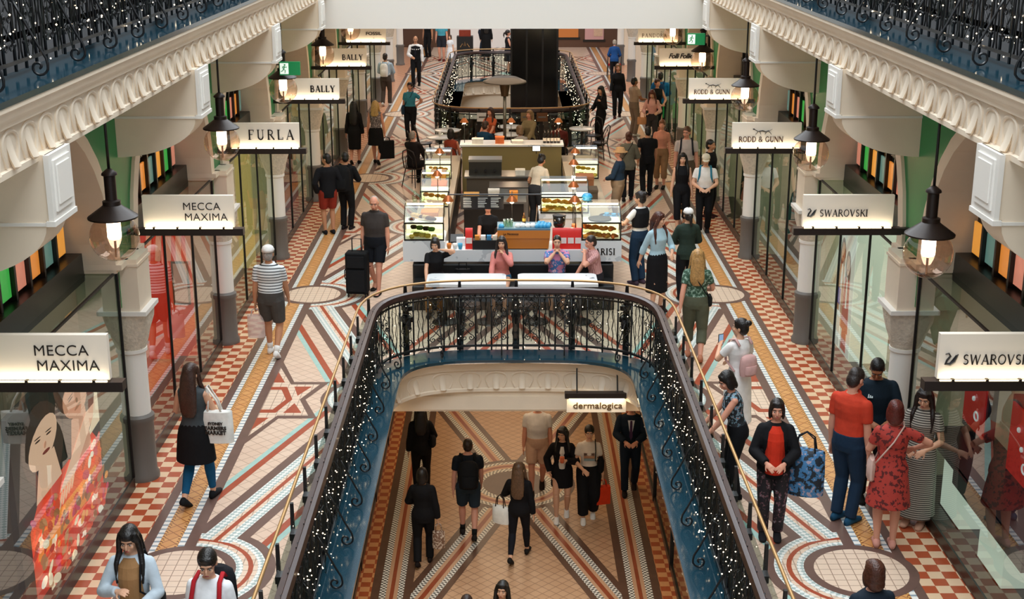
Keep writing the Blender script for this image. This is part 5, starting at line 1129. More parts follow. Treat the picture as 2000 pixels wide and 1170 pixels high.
# right: clothing windows
for i,(x,y,cc,lab) in enumerate(((4.95,23.4,'#2f5a55','teal coat hanging in the third right window'),(5.0,22.2,'#b8c0c4','pale shirt hanging in the third right window'),(5.2,24.2,'#1d2a3a','navy coat hanging in the third right window'),(5.0,28.6,'#3a4a3a','green jumper hanging in the fourth right window'),(-4.95,22.2,'#1f4a38','dark green dress hanging in the third left window'))):
    t=thing('hanging_garment',lab,'garment',(x,y,1.0)); m=MB(); m.rings([((0,0,z),(1,0,0),(0,1,0),a,b) for z,a,b in ((-.6,.12,.22),(-.1,.1,.2),(.4,.1,.22),(.62,.06,.18),(.68,.03,.06))],14); m.build('cloth',cm(cc),t,smooth=True); MB().tube([(0,0,.68),(0,0,1.6)],.008,5).build('hanger_rod',iron,t)
for q in (-1,1):
    m=MB(); m.tube([(q*5.0,20.3,2.6),(q*5.0,29.9,2.6)],.012,6); m.build('rail',iron,kind='structure',label='thin garment rail inside the %s windows'%('left' if q<0 else 'right'))
sh=thing('pair_of_shoes','white and grey shoes on the floor of the third right window','shoes',(4.78,21.3,.16))
for dy in (-.14,.14):
    m=MB(); m.rings([((dx,dy,z),(0,1,0),(0,0,1),w2,hh) for dx,z,w2,hh in ((-.13,.05,.03,.04),(-.05,.06,.05,.06),(.06,.04,.05,.04),(.15,.03,.03,.02))],10); m.build('shoe',cm('#d9d6d0' if dy<0 else '#6a7076'),sh,smooth=True)
# ---------------------------------------------------------------- the people on the gallery floor
N=.007
stripes=mat('striped_polo_cloth','#e8ecee',.8,fn=pat('wave','#e6ecee','#2c3238',7.2,mort=.78,src='Object'))
maxistripe=mat('striped_knit','#8f8a80',.8,fn=pat('wave','#3f3b36','#b5b0a4',13,mort=.5,src='Object'))
floral=mat('floral_blouse','#2a3138',.7,fn=pat('spots','#20262c','#7fa3b5',26,mort=.52,src='Object',third='#c07a60',off=.64))
greenfl=mat('green_leaf_print','#3f5f4f',.75,fn=pat('spots','#33523f','#7f9c8a',24,mort=.55,src='Object',third='#c9d6c8',off=.67))
redlace=mat('red_lace_print','#a8352c',.75,fn=pat('spots','#b33a30','#5c1a1a',22,mort=.56,src='Object'))
darkfl=mat('dark_floral_print','#241a22',.75,fn=pat('spots','#1d171d','#6d4a52',26,mort=.58,src='Object',third='#8e98a0',off=.68))
greypat=mat('grey_knit_pattern','#6d6668',.8,fn=pat('spots','#575254','#a59a98',40,mort=.52,src='Object'))
pinkpat=mat('pink_blue_print','#b06a8a',.8,fn=pat('spots','#c07a9a','#3f6fa8',12,mort=.5,src='Object',third='#d8b0c0',off=.62))
bagpr=mat('blue_paisley_print','#2a4f7a',.6,fn=pat('spots','#17222f','#3f78a8',14,mort=.48,src='Object',third='#a99aa8',off=.6))
pinkchk=mat('pink_check_cloth','#c99a98',.8,fn=pat('brick','#d0a09c','#b07a78',.03,src='Object',mort=.004))
wht='#e9e8e4'
I=person('person in striped white polo, white cap and grey shorts walking away with a plastic bag',-3.66,19.4,-4,1.73,hair=('short','#9a9590',1,('cap','#eceae6')),top=('polo',stripes),bot=('shorts','#4a4744'),shoe='#eceae6',skin='m',arms=('bag','swf'),st=.16,lead=-1,vox=N,fat=1.15,sock='#eceae6')
plasm=glassy('thin_plastic','#e8dcd8',.5)
def translucent(n,c):
    m=mat(n,c,.4); m.node_tree.nodes['Principled BSDF'].inputs['Alpha'].default_value=.55; return m
bag('plastic_bag','thin pinkish white plastic bag held low by the striped-shirt walker',I.hand['L']+V((0,0,-.1)),(.26,.13,.36),translucent('plastic_film','#e6d5d0'),rot=0,htall=.1)
I=person('person with long brown hair, black skirt and blue leggings walking away with a tote',-3.66,14.25,-12,1.70,'f',hair=('long','#3b241b',1.12),top=('tank','#41474a',.9),bot=('leggings','#14567e'),over=('skirt','#121214',.55,.05),shoe='#16181b',skin='l',arms=('hold','waist'),st=.2,lead=1,vox=N)
t=thing('tote_bag','white canvas tote printed with black block capitals, hung from the right shoulder of the walker','bag',I.T((.27,.03,.99)),math.radians(I.face+8))
MB().rings([((0,0,z),(1,0,0),(0,1,0),a,b) for z,a,b in ((-.2,.17,.05),(-.19,.185,.07),(0,.185,.075),(.17,.18,.05),(.185,.178,.02))],16).build('body',cm('#e9e7e0'),t,auto=True)
for sy in (-.03,.03): MB().tube([(-.09,sy,.17),(-.08,sy,.3),(-.1,sy*.6,.46),(-.085,sy,.47),(.02,sy,.3),(.06,sy,.17)],.012,6,flat=.5).build('strap',cm('#e9e7e0'),t,smooth=True)
for i,(tx,sz) in enumerate((('SYDNEY',.045),('FARMERS',.06),('MARKET',.062))): text(tx,'lettering',t,(0,-.079,.05-.055*i),(PI/2,0,0),sz,ink,off=.002)
I=person('person with long black hair, tan blouse and pale denim jacket, bottom left corner',-3.30,10.35,178,1.63,'f',hair=('fringe','#120e0d',1.0),top=('long','#c4d2dc'),bot=('pants','#20242c'),skin='l',arms=('waist','chest'),vox=.0065,head=(0,13))
m=MB(); m.rings([(I.T((0,.055,z)),I.R.to_3x3()@V((1,0,0)),I.R.to_3x3()@V((0,1,0)),a,b) for z,a,b in ((.95,.12,.1),(1.1,.105,.1),(1.27,.115,.108),(1.37,.1,.085),(1.44,.05,.05))],16)
o=m.build('blouse',cm('#a57c52')); o.parent=I.root; o.matrix_parent_inverse=I.R.inverted()
strapbag(I,'shoulder_bag','black leather shoulder bag hanging in front of the person in pale denim','#131316',-1,(.3,.14,.24),.98,False)
I=person('person in white V-neck top with red backpack straps and tied black hair, bottom edge left',-2.56,9.95,172,1.62,'f',hair=('tail','#15110f'),top=('blouse','#eef1f4'),bot=('pants','#22262d'),skin='l',arms=('down','down'),vox=.0065,head=(12,17))
backpack(I,'backpack with red straps worn over the white V-neck top','#1b1b1f',strap='#b3232b')
I=person('bald bearded person in dark grey polo, navy shorts and sandals pulling a suitcase',-2.42,22.9,168,1.72,hair=('buzz','#a8a29a'),top=('polo','#3b3533'),bot=('shorts','#15181f'),shoe=None,skin='p',arms=('down','bag'),st=.17,lead=-1,vox=N,fat=1.18,head=(10,14))
sand=cm('#1a1614')
for nm in 'RL':
    an=I.J[nm][5]; d=V((-math.sin(math.radians(168)),math.cos(math.radians(168)),0)); sd=V((d.y,-d.x,0)); zz=.012 if nm=='L' else .02
    m=MB(); m.rings([(V((an.x,an.y,zz))+d*u,sd,V((0,0,1)),w,.012) for u,w in ((-.08,.03),(-.04,.045),(.08,.052),(.17,.05),(.21,.025))],12)
    for u in (-.0,.09): m.tube([V((an.x,an.y,.02))+d*(u+.02)-sd*.05,V((an.x,an.y,.075-u*.3))+d*(u+.02),V((an.x,an.y,.02))+d*(u+.02)+sd*.05],.014,6,flat=.5)
    o=m.build('sandal',sand); o.parent=I.root; o.matrix_parent_inverse=I.R.inverted()
s=thing('suitcase','tall black fabric wheeled suitcase beside the person in sandals','suitcase',(-2.72,22.62,0),math.radians(-6))
m=MB(); m.rings([((0,0,z),(1,0,0),(0,1,0),a,b) for z,a,b in ((.06,.24,.13),(.08,.265,.15),(.76,.265,.15),(.79,.25,.13))],4); 
m=MB(); m.box(-.19,-.13,.06,.19,.13,.8); o=m.build('shell',cm('#111214'),s)
bv=o.modifiers.new('bevel','BEVEL'); bv.width=.035; bv.segments=3
m=MB(); m.box(-.15,-.165,.12,.15,-.13,.5); m.box(-.15,-.155,.54,.15,-.13,.74); m.build('front_pocket',cm('#17181b'),s)
m=MB(); m.tube([(-.08,0,.8),(-.08,0,1.02),(.08,0,1.02),(.08,0,.8)],.012,6); m.build('pull_handle',cm('#222326'),s)
m=MB(); m.tube([(-.195,-.05,.3),(-.215,-.05,.34),(-.215,-.05,.46),(-.195,-.05,.5)],.01,5); m.build('side_handle',cm('#222326'),s)
for a in (-.15,.15):
    for b in (-.09,.09): m=MB(); m.rings([((a-.012,b,.03),(0,1,0),(0,0,1),.03,.03),((a+.012,b,.03),(0,1,0),(0,0,1),.03,.03)],12); m.build('wheel',black,s)
person('person in black jacket and rust-red shorts standing with back turned by a shop window',-3.78,27.1,20,1.66,hair=('short','#0f0d0c'),top=('jacket','#15161a'),bot=('shorts','#8c2f22'),shoe='#17161a',skin='m',arms=('pocket','pocket'),vox=.01,head=(40,5))
I=person('person in black wearing a bulging black backpack beside the red-shorts person',-3.46,27.5,-15,1.62,hair=('short','#0f0d0c'),top=('jacket','#121316'),bot=('pants','#121315'),shoe='#1c1518',skin='m',arms=('chest','chest'),vox=.01,head=(30,5))
backpack(I,'bulging matt black backpack on the person beside the red shorts','#101113',(.4,.26,.52),1.2)
person('person with long black hair in a fitted black dress walking away along the left shops',-4.05,34.6,-4,1.62,'f',hair=('long','#0d0b0b',1.1),top=('ldress','#111113',.8,.42,-.015),bot=None,shoe='#131212',skin='p',arms=('down','down'),st=.1,vox=.011,eyes=False)
I=person('blonde person in grey patterned top and black skirt walking away with a black shopping bag',-3.5,34.6,-6,1.64,'f',hair=('long','#b8985c',1.32),top=('tank',greypat),bot=('skirt','#101012',.53,.04),shoe='#151315',skin='p',arms=('down','bag'),st=.2,lead=-1,vox=.011,eyes=False)
bag('shopping_bag','black paper shopping bag carried by the blonde walker',I.hand['R']+V((.02,0,-.1)),(.4,.12,.46),'#121214',rot=20,htall=.1,soft=0)
I=person('person in bright blue tee and black trousers with a slung blue bag, facing the cafe',-2.86,38.2,172,1.62,'f',hair=('short','#2a1813'),top=('tee','#3f8ea6'),bot=('pants','#1c1d22'),shoe='#201a18',skin='p',arms=('hip','down'),vox=.011,fat=1.2)
strapbag(I,'crossbody_bag','slate blue crossbody bag on the person in bright blue','#2c4258',1,(.3,.12,.26),.92)
I=person('person in pale blue shirt and brown trousers seen from behind with a white backpack',-4.1,44.6,-10,1.72,hair=('short','#2a1d18'),top=('long','#a9bccb'),bot=('pants','#4c423c'),shoe='#d9d5d0',skin='m',arms=('waist','waist'),st=.12,vox=.013,eyes=False)
backpack(I,'flat white backpack on the pale blue shirt','#e9e6e0',(.26,.12,.42),1.2)
person('person in black waistcoat over white shirt and tie walking towards the camera',-3.42,49.4,178,1.8,hair=('buzz','#3a2a22'),top=('long','#e4e2df'),bot=('pants','#131316'),shoe='#1d1512',skin='m',arms=('down','waist'),st=.15,vox=.013)
o=[x for x in bpy.data.objects if x.name.startswith('person') and x.parent is None][-1]
mb=MB(); kk=1.8/1.72
mb.rings([((0,0,z*kk),(1,0,0),(0,1,0),a*kk,b*kk) for z,a,b in ((.92,.19,.145),(1.07,.175,.135),(1.25,.2,.148),(1.36,.19,.13),(1.42,.1,.09))],16); w=bpy.data.objects.new('waistcoat',remesh(mb,'waistcoat',cm('#101114'),.013)); COL.objects.link(w); w.parent=o
mb=MB(); mb.ext([(-.02,.165,1.42),(.02,.165,1.42),(.035,.16,1.15),(0,.16,1.08),(-.035,.16,1.15)],(0,.012,0)); w=mb.build('tie',cm('#1a1c26'),o)
person('person in light blue shirt and dark shorts cut off by the bridge, far left',-2.85,57.2,170,1.76,hair=('short','#2a1d18'),top=('shirt','#4aa0b4'),bot=('shorts','#23262e'),shoe='#5c1f1c',skin='p',arms=('down','down'),vox=.015,eyes=False)
person('person in black standing behind the light blue shirt, far left',-3.5,58.6,150,1.7,hair=('short','#0f0d0c'),top=('tee','#121214'),bot=('pants','#141416'),skin='m',vox=.015,eyes=False)
person('small person in white beside the far railing',-2.42,55.3,150,1.25,'f',hair=('bob','#4a3426'),top=('dress','#dfe3e8',.8,.45,.05),bot=None,shoe='#d9d9d9',skin='l',vox=.015,eyes=False)
person('person in striped top stooping near the display stand beyond the far railing',-1.25,60.2,-120,1.7,'f',hair=('bob','#2a1d18'),top=('tee',stripes),bot=('pants','#202a3a'),skin='l',arms=('waist','waist'),lean=14,vox=.015,eyes=False)
person('person in sleeveless dark dress using the panel beside the dark lift tower',-.1,53.0,-80,1.66,'f',hair=('tail','#1f1512'),top=('sdress','#1b1c22',.8,.5,.02),bot=None,shoe='#151315',skin='p',arms=('hold','hold'),vox=.014,eyes=False)
person('black-coated person with long hair walking away beyond the far railing',-1.0,57.5,0,1.72,'f',hair=('long','#0c0b0b',1.1),top=('jacket','#0f0f11',.6),bot=('skirt','#0f0f11',.15,.02),skin='l',vox=.015,eyes=False)
I=person('person in black top and trousers holding a white cup beside the far railing corner',2.46,37.3,120,1.64,'f',hair=('long','#120e0d',1.3),top=('jacket','#111114'),bot=('pants','#101013'),skin='l',arms=('shoulder','waist'),vox=.011,eyes=False,head=(20,10))
person('person in black long top strolling towards the camera near the far right shops',3.3,42.2,178,1.66,'f',hair=('bob','#7a5638'),top=('long','#121215'),bot=('pants','#131316'),shoe='#3a1612',skin='p',arms=('down','swf'),st=.15,vox=.012)
I=person('stooping person in cobalt jacket pushing a walker, far right',3.85,50.8,-4,1.52,'f',hair=('short','#a59a8c'),top=('jacket','#1d4a86'),bot=('pants','#1b1b20'),skin='p',arms=('hold','hold'),lean=18,vox=.014,eyes=False)
w=thing('walking_frame','black wheeled walking frame with red seat pushed by the cobalt jacket, far right','walker',(3.9,51.4,0))
for a in (-.25,.25): MB().tube([(a,-.25,.05),(a,-.1,.85),(a,-.35,.92)],.015,6).build('side_frame',iron,w); MB().tube([(a,.3,.05),(a,-.05,.75)],.015,6).build('front_leg',iron,w)
m=MB(); m.box(-.24,-.2,.52,.24,.1,.57); m.build('seat',cm('#a81f22'),w)
person('person in beige shirt, dark skin bag strap and grey trousers turned to the shops, right',3.5,38.8,-60,1.68,hair=('short','#14100e'),top=('shirt','#b39c86'),bot=('pants','#8a7866'),shoe='#d5cfc8',skin='d',arms=('hold','hold'),vox=.011,eyes=False)
I=person('person with auburn hair in a pink top looking down at a phone, right',3.82,36.9,172,1.6,'f',hair=('long','#5c2a1c',1.25),top=('long','#d9a59a'),bot=('pants','#3a3638'),skin='l',arms=('hold','hold'),vox=.011,head=(-10,25)); phone(I,'R','phone held by the auburn-haired person in pink')
bag('handbag','tan handbag hanging beside the pink top',I.w((.26,.08,.86)),(.26,.12,.2),'#c79066',rot=0)
person('person in sleeveless black dress with folded arms beside the blue jacket, right',4.12,38.5,-160,1.68,'f',hair=('bun','#4a2e20'),top=('sdress','#101013',.8,.35,.0),bot=None,shoe='#121212',skin='p',arms=('waist','waist'),vox=.011,eyes=False)
I=person('person in royal blue jacket with a blue backpack facing the shop glass, right',4.32,39.5,-10,1.74,hair=('short','#14100e'),top=('jacket','#1f6fa8'),bot=('pants','#14161d'),skin='m',arms=('waist','waist'),vox=.011,eyes=False)
backpack(I,'dark blue backpack on the royal blue jacket','#1d3f66',(.28,.15,.42),1.22)
bag('carrier_bag','bright green carrier bag beside the royal blue jacket',(4.22,38.95,.92),(.34,.14,.42),'#2f9a52',htall=.12)
I=person('person in olive grey jacket with auburn bun walking away past the hat wearer',2.6,30.2,-6,1.58,'f',hair=('bun','#4a1f16'),top=('jacket','#6a6759'),bot=('pants','#15161a'),shoe='#2a2426',skin='p',arms=('down','waist'),st=.14,vox=.01,eyes=False)
strapbag(I,'shoulder_bag','small dark bag slung across the olive grey jacket','#2a2622',-1,(.22,.1,.18),.95)
I=person('person in black tee and trousers with short black hair walking away in the right crowd',3.08,30.7,-2,1.62,hair=('short','#0e0c0b'),top=('tee','#131417'),bot=('pants','#121316'),shoe='#101012',skin='m',arms=('swb','swf'),st=.12,vox=.01,eyes=False)
I=person('tall person in pale grey tee with dark pack straps behind the black dress, right',3.82,29.6,176,1.8,hair=('short','#5a3a22'),top=('tee','#c2b5ae'),bot=('shorts','#5a4a3c'),skin='p',arms=('down','down'),st=.1,vox=.01,head=(-25,8))
backpack(I,'dark travel backpack on the tall person in pale grey','#23242a',strap='#23242a')
person('person in salmon top half hidden between the black tee and the tall backpacker',3.5,31.6,165,1.62,'f',hair=('tail','#7a4a2c'),top=('tee','#c98a72'),bot=('capri','#8a6a4c'),skin='p',vox=.012,eyes=False)
person('person with long black hair in a black sleeveless jumpsuit walking towards the camera',3.46,27.4,178,1.62,'f',hair=('long','#0f0c0b',1.2),top=('tank','#121215'),bot=('capri','#121215'),shoe='#161414',skin='l',arms=('down','down'),st=.15,vox=.009)
I=person('person in white tee, cream cap and black trousers with hands joined in front',3.9,27.15,172,1.64,hair=('short','#2a211c',1,('cap','#d9cdb4')),top=('tee','#e8e4de'),bot=('pants','#111215'),shoe='#1b1a1c',skin='l',arms=('waist','waist'),st=.1,vox=.009,fat=1.12,head=(0,14))
backpack(I,'backpack with teal straps on the white tee','#1d3c4a',strap='#2a7a94')
person('person in black leaning at the shop window behind the cream cap',4.2,28.6,-120,1.68,hair=('short','#15110f'),top=('jacket','#131215'),bot=('pants','#141316'),shoe='#3a1a1a',skin='m',vox=.011,eyes=False)
I=person('server in black waistcoat over white with blue jeans carrying a drinks tray',2.22,23.35,38,1.68,'f',hair=('bun','#1c1210'),top=('tee','#e6e4df'),bot=('pants','#20364e'),shoe='#4a3a48',skin='l',arms=('tray','waist'),vox=.008,head=(20,8))
mb=MB(); mb.rings([((0,0,z),(1,0,0),(0,1,0),a,b) for z,a,b in ((1.06,.16,.13),(1.2,.17,.145),(1.32,.175,.14),(1.4,.15,.1))],16); w=bpy.data.objects.new('waistcoat',remesh(mb,'waistcoat',cm('#15161a'),.01)); COL.objects.link(w); w.parent=I.root
h=I.hand['L']; t=thing('serving_tray','round black tray held out towards the cake case by the server','tray',h+V((-.05,.05,.04)))
MB().lathe([(.01,0),(.19,0),(.2,.02),(.185,.02),(.18,.008),(.01,.008)],n=24).build('disc',black,t,smooth=True)
for i,(dx,dy) in enumerate(((-.06,.02),(.06,-.04))):
    c=thing('cup','sky blue cup on the black tray, %s one'%('left' if i==0 else 'right'),'cup',h+V((-.05+dx,.05+dy,.05))); MB().lathe([(.03,0),(.045,.05),(.042,.05),(.028,.006)],n=14).build('bowl',mat('sky_blue_glaze','#3f9fcf',.25),c,smooth=True); MB().lathe([(.01,-.004),(.07,.004),(.07,.008),(.01,.002)],n=16).build('saucer',mat('sky_blue_glaze','#3f9fcf',.25),c,smooth=True)
I=person('person with long auburn hair, pale blue blouse and black midi skirt facing right',2.36,21.75,-150,1.68,'f',hair=('long','#4a241a',1.08),top=('blouse','#a9c7d3'),bot=('skirt','#141417',.34,.02),shoe='#3a1a18',skin='l',arms=('waist','swb'),vox=N,head=(35,5))
I=person('person in dark green jacket and white cap with dark ponytail, seen from behind',2.92,22.3,8,1.62,'f',hair=('tail','#17110f',1,('cap','#e9e8e4')),top=('jacket','#2a3830'),bot=('pants','#17191d'),skin='l',arms=('waist','waist'),vox=N,eyes=False)
I=person('person with wavy blonde hair, green leaf-print tee and olive capri trousers walking away barefoot-shod',2.66,19.2,-6,1.72,'f',hair=('long','#b08650',1.2),top=('tee',greenfl),bot=('capri','#5a5c4a'),shoe='#b8785c',skin='p',arms=('swb','waist'),st=.2,lead=-1,vox=N,fat=1.15,eyes=False); strapbag(I,'crossbody_bag','dark crossbody bag worn over the green leaf print','#1d1f1e',1,(.2,.08,.16),.95)
I=person('person with dark bun in a white dress filming with a phone, pink backpack on',2.78,16.1,28,1.62,'f',hair=('bun','#17100e'),top=('dress','#ece9e6',.8,.28,.04),bot=None,shoe='#b58a78',skin='l',arms=('phone','waist'),vox=N,head=(30,0)); phone(I,'L','phone with lit screen held up by the person in the white dress')
backpack(I,'small blush pink backpack on the white dress','#d0a5a0',(.24,.14,.27),1.14)
person('person in floral sleeveless top and black trousers leaning on the brass rail',2.5,14.4,92,1.56,'f',hair=('bob','#17110f'),top=('tank',floral),bot=('pants','#121316'),shoe='#121214',skin='p',arms=('rail','rail'),vox=N,lean=12,head=(10,14))
I=person('person in red top, black cardigan and dark floral trousers beside the rail',2.72,13.4,172,1.58,'f',hair=('bob','#1d1310'),top=('jacket','#141417',.78),bot=('pants',darkfl),shoe='#1a1a1d',skin='p',arms=('waist','waist'),vox=N,fat=1.1)
m=MB(); m.rings([(I.T((0,.05,z)),I.R.to_3x3()@V((1,0,0)),I.R.to_3x3()@V((0,1,0)),a,b) for z,a,b in ((.86,.115,.13),(.95,.12,.15),(1.1,.11,.135),(1.27,.115,.122),(1.36,.09,.1),(1.43,.05,.06))],16)
o=m.build('red_top',cm('#d2351f')); o.parent=I.root; o.matrix_parent_inverse=I.R.inverted()
bag('shoulder_bag','large blue and purple paisley bag on the arm of the black cardigan',I.w((-.33,-.02,1.03)),(.42,.24,.52),bagpr,rot=-20,htall=.2,hcol='#1d1d22')
person('person in orange-red polo, navy trousers and blue shoes, head bowed',3.60,13.75,-48,1.80,hair=('short','#2a211e'),top=('polo','#c9412b'),bot=('pants','#1b3046'),shoe='#1d4a66',skin='p',arms=('down','down'),vox=N,fat=1.08,head=(0,24))
person('person in dark navy track jacket with a small white mountain mark, head bowed',4.02,14.35,178,1.74,hair=('short','#100d0c'),top=('jacket','#12222e'),bot=('pants','#121316'),skin='d',arms=('waist','waist'),vox=N,head=(-15,34))
o=[x for x in bpy.data.objects if x.name.startswith('person') and x.parent is None][-1]
mb=MB()
for i,(a,h) in enumerate(((-.02,.018),(0,.028),(.02,.04))): mb.ext([(.09+a-.008,.158,1.3),(.09+a+.01,.158,1.3),(.09+a+.002,.15,1.3+h),(.09+a-.008,.15,1.3+h)],(0,.006,0))
mb.build('chest_mark',cm('#cfe0e4'),o)
I=person('person with auburn hair in a red lace-print dress and pink sandals, hands out',3.9,13.15,-12,1.66,'f',hair=('bob','#5a2018'),top=('dress',redlace,.8,.52,.06),bot=None,shoe='#d99a8a',skin='p',arms=('hold','elbowout'),vox=N,fat=1.12,eyes=False); strapbag(I,'crossbody_bag','blush leather crossbody bag at the hip of the red dress','#d8b5a8',-1,(.26,.1,.24),.92)
person('person with long dark hair in a grey striped maxi dress standing by the shop window',4.38,13.7,150,1.62,'f',hair=('long','#1d1310',1.15),top=('dress',maxistripe,.8,.12,.045),bot=None,shoe='#c99a80',skin='l',arms=('waist','waist'),vox=N,head=(0,20))
person('person with chestnut hair and navy top seen from behind at the bottom right edge',2.80,9.75,10,1.6,'f',hair=('bob','#4a2618'),top=('tee','#1a2632'),bot=('pants','#1c1d22'),skin='p',vox=N,eyes=False)
I=person('stout person in tan straw hat, navy shirt and khaki trousers at the cake case',2.22,28.0,70,1.6,hair=('short','#6a5a4c',1,('hat','#c79a6a')),top=('long','#26384a'),bot=('pants','#a58a6c'),shoe='#3a2a20',skin='p',arms=('waist','waist'),vox=.009,fat=1.25)
# ---- seated and serving at the cafe
person('person in black with black bob on the phone behind the left marble table',-1.32,21.78,178,1.5,'f',hair=('bob','#0f0c0b'),top=('tee','#131316'),bot=('pants','#8a5f38'),shoe='#2a1d16',skin='l',arms=('ear','table'),sit=.46,vox=.008,head=(-8,12))
person('person in salmon pink top with dark hair sipping behind the left marble table',-.22,21.85,172,1.5,'f',hair=('long','#1f1512',1.25),top=('long','#d08078'),bot=('skirt','#3f7fa8',.5),shoe='#222226',skin='l',arms=('mouth','table'),sit=.46,vox=.008,head=(0,6))
person('person in pink and blue print tee eating behind the right marble table',.70,21.9,178,1.5,hair=('short','#14100f'),top=('tee',pinkpat),bot=('shorts','#2a2d35'),shoe='#222226',skin='l',arms=('mouth','mouth'),sit=.46,vox=.008)
person('person in pink check shirt turned left at the end of the right marble table',1.36,21.85,105,1.56,hair=('short','#2a1d18'),top=('shirt',pinkchk),bot=('pants','#26262c'),shoe='#1d1a1a',skin='p',arms=('mouth','table'),sit=.46,vox=.008,lean=10)
person('barista in black V-neck with face below the menu board',-.47,23.4,176,1.5,'f',hair=('tail','#15100e'),top=('tee','#141416'),bot=('pants','#141416'),skin='p',arms=('hold','table'),vox=.009)
person('kitchen hand with dark bun and beige apron bending to the glass case',.45,27.3,-30,1.62,'f',hair=('bun','#120e0d'),top=('tee','#c9bba4'),bot=('pants','#2a2a2c'),skin='m',arms=('hold','hold'),lean=24,vox=.01,eyes=False)
person('person with long brown hair and orange top seated at the cafe tables, centre',-.57,35.6,150,1.62,'f',hair=('long','#3a2016',1.2),top=('tee','#c2603c'),bot=('pants','#1d2c40'),skin='p',arms=('table','table'),sit=.46,vox=.012,eyes=False)
person('person in deep blue jumper seated with back turned beside the heater pole',-.74,33.25,-35,1.66,hair=('short','#3a261c'),top=('long','#17405e'),bot=('pants','#14151a'),skin='p',arms=('table','table'),sit=.46,vox=.012,eyes=False,lean=12)
person('grey-blonde person in pale grey knit seated with back turned, cafe right',.25,32.7,30,1.62,'f',hair=('bob','#7a6248'),top=('long','#a5a2a0'),bot=('pants','#2a2a2e'),skin='p',arms=('table','table'),sit=.46,vox=.012,eyes=False,lean=14)
person('person with light brown hair and beige jacket seated behind the grey knit',.45,35.1,150,1.64,'f',hair=('bob','#8a6a48'),top=('jacket','#8a7c5c'),bot=('pants','#2a2a2e'),skin='p',arms=('table','table'),sit=.46,vox=.012,eyes=False)
person('person in rust sleeveless top with black bob seated at the left cafe tables',-1.48,32.25,-10,1.62,'f',hair=('bob','#0f0c0b'),top=('tank','#8c3a28'),bot=('pants','#15161a'),skin='p',arms=('table','table'),sit=.46,vox=.012,eyes=False)
person('person in green cap and dark striped top seated by the right glass case',1.16,33.6,-10,1.62,hair=('short','#2a1d18',1,('cap','#3f6a50')),top=('long','#5a2420'),bot=('pants','#15161a'),skin='p',arms=('table','table'),sit=.46,vox=.012,eyes=False)
person('older person in black leather jacket on a tall chair beside the left glass case',-2.36,31.9,-30,1.66,hair=('buzz','#8a827a'),top=('jacket','#1a1516'),bot=('pants','#121214'),skin='p',arms=('table','table'),sit=.46,vox=.011,eyes=False)
# ---------------------------------------------------------------- the people on the lower floor
ZL_=-3.6
I=person('further person in black with long hair and shoulder bag, lower floor left',-1.66,22.3,4,1.68,'f',hair=('long','#120d0c',1.2),top=('jacket','#101013'),bot=('pants','#101013'),skin='l',arms=('down','waist'),st=.12,vox=.009,z=ZL_,eyes=False); strapbag(I,'shoulder_bag','black shoulder bag on the further lower-floor person in black','#141417',1,(.3,.14,.22),1.05,False)
I=person('person in black trouser suit walking away with a patterned bag, lower floor left',-1.47,19.6,-3,1.68,'f',hair=('bob','#16100f'),top=('jacket','#111114'),bot=('pants','#111114'),shoe='#1d1412',skin='l',arms=('waist','bag'),st=.14,vox=N,z=ZL_,eyes=False)
bag('carrier_bag','crumpled brown patterned bag carried by the lower floor person in black',I.hand['R']+V((0,0,-.14)),(.2,.12,.3),mat('brown_print','#8a6a54',.6,fn=pat('spots','#7a5a46','#cbb7a4',24,mort=.52,src='Object')),htall=.14)
I=person('person in dark tee and denim shorts with a black backpack, lower floor',-.78,20.55,4,1.8,hair=('buzz','#2a1c16'),top=('tee','#151b22'),bot=('shorts','#26343f'),shoe='#241d1a',skin='p',arms=('down','swf'),st=.18,lead=-1,vox=N,z=ZL_,eyes=False,sock='#151515')
backpack(I,'square black backpack on the lower floor walker in shorts','#121315',(.32,.2,.48),1.2)
I=person('person with long light brown hair, black top and leggings striding away, lower floor centre',.05,19.75,-12,1.72,'f',hair=('long','#5e4430',1.14),top=('long','#131215'),bot=('leggings','#15161d'),shoe='#1d1a18',skin='l',arms=('chest','down'),st=.26,vox=N,z=ZL_,eyes=False)
t=bag('handbag','white tapered handbag on the arm of the striding lower floor walker',I.w((-.3,.0,.93)),(.3,.12,.3),'#e6e4dc',rot=-30,htall=.2,hcol='#2a1d18')
I=person('person with long black hair, black cardigan and short skirt holding a drink, lower floor',.80,21.3,176,1.68,'f',hair=('long','#100c0b',1.15),top=('jacket','#131216'),bot=('skirt','#121216',.62,.01),shoe='#e6e2dc',skin='l',arms=('chest','pocket'),st=.12,vox=N,z=ZL_,head=(-20,5))
m=MB(); m.rings([(I.T((0,.04,z)),I.R.to_3x3()@V((1,0,0)),I.R.to_3x3()@V((0,1,0)),a,b) for z,a,b in ((1.0,.07,.11),(1.15,.07,.118),(1.3,.075,.122),(1.4,.05,.07))],12); o=m.build('white_top',cm('#e4ded6')); o.parent=I.root; o.matrix_parent_inverse=I.R.inverted()
c=thing('paper_cup','small orange drink cup held by the person in the black cardigan','cup',I.hand['L']+V((0,-.05,-.02))); MB().lathe([(.03,0),(.042,.1)],n=12).build('cup_body',cm('#d9714a'),c,smooth=True)
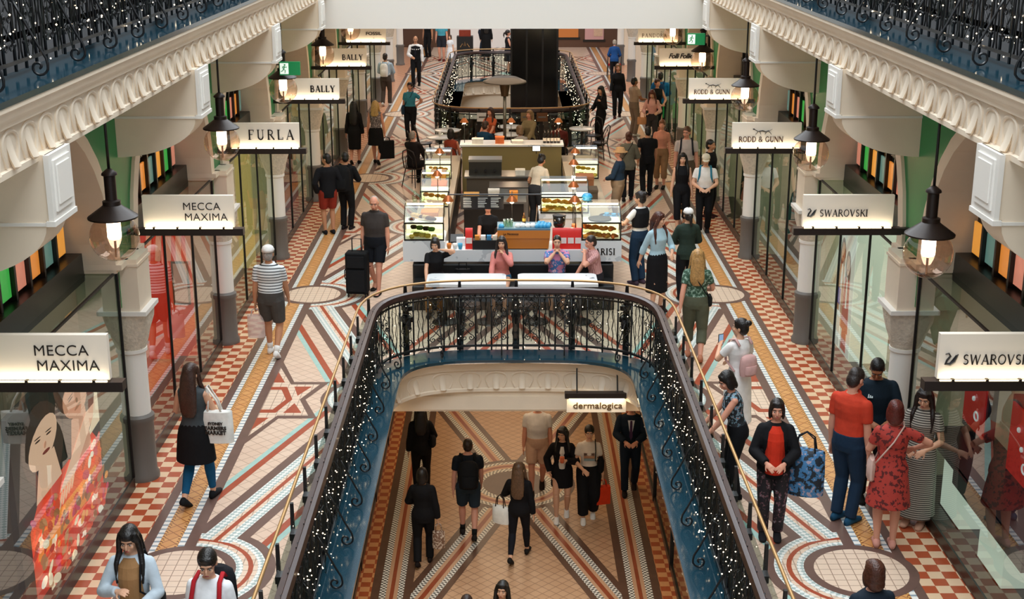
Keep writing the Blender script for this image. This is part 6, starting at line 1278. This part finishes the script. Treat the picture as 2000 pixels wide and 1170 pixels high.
I=person('person with cropped black hair, white printed tee and wide black trousers, lower floor',1.25,21.25,178,1.72,'f',hair=('short','#0f0c0b'),top=('tee','#e2d8cc'),bot=('wide','#121316'),shoe='#e6e2dc',skin='l',arms=('bag','waist'),st=.1,vox=N,z=ZL_)
mb=MB()
for i,c in enumerate(('#6a5348','#b98a6a','#8aa0a4')): mb.box(-.09,.128,1.28-.05*i,.09,.142,1.24-.05*i,i)
o=mb.build('shirt_print',[cm(c) for c in('#6a5348','#b98a6a','#8aa0a4')]); o.parent=I.root
bag('gift_bag','bright orange-red paper bag carried beside the wide black trousers',I.hand['L']+V((0,0,-.12)),(.24,.1,.32),'#d23a18',rot=15,soft=0,htall=.14)
strapbag(I,'shoulder_bag','black strap bag on the person in the white printed tee','#141417',-1,(.2,.12,.28),1.05,False)
person('person in white tee and pale shorts whose head is hidden by the fascia, lower floor',.40,22.4,178,1.8,hair=('short','#3a2a20'),top=('tee','#dcd6d2'),bot=('shorts','#c9a58e'),shoe='#2a1d18',skin='p',arms=('down','down'),st=.16,vox=.009,z=ZL_,fat=1.1)
I=person('person in navy suit, white shirt and striped tie whose head is hidden, lower floor right',2.06,22.4,176,1.76,hair=('short','#2a1d18'),top=('jacket','#14202e'),bot=('pants','#14202e'),shoe='#1d1412',skin='p',arms=('waist','waist'),st=.14,vox=.009,z=ZL_)
mb=MB(); mb.ext([(-.06,.155,1.42),(.06,.155,1.42),(.0,.165,1.05)],(0,.01,0)); o=mb.build('shirt_front',cm('#dfe2e8')); o.parent=I.root
mb=MB(); mb.ext([(-.018,.168,1.42),(.018,.168,1.42),(.028,.178,1.12),(0,.178,1.06),(-.028,.178,1.12)],(0,.01,0)); o=mb.build('tie',cm('#4a3050')); o.parent=I.root
person('smiling person with windblown black hair at the bottom centre edge, lower floor',-.2,15.95,176,1.66,'f',hair=('long','#14100f',1.2),top=('tee','#22242a'),bot=('pants','#1c1d22'),skin='l',vox=N,z=ZL_,head=(-8,-6))
person('person whose dark hair just shows at the bottom edge left of centre, lower floor',-.66,15.7,176,1.6,'f',hair=('bob','#2a1612'),top=('tee','#2a2a2e'),bot=('pants','#1c1d22'),skin='l',vox=N,z=ZL_,head=(0,5))
bpy.data.scenes.remove(TMP)
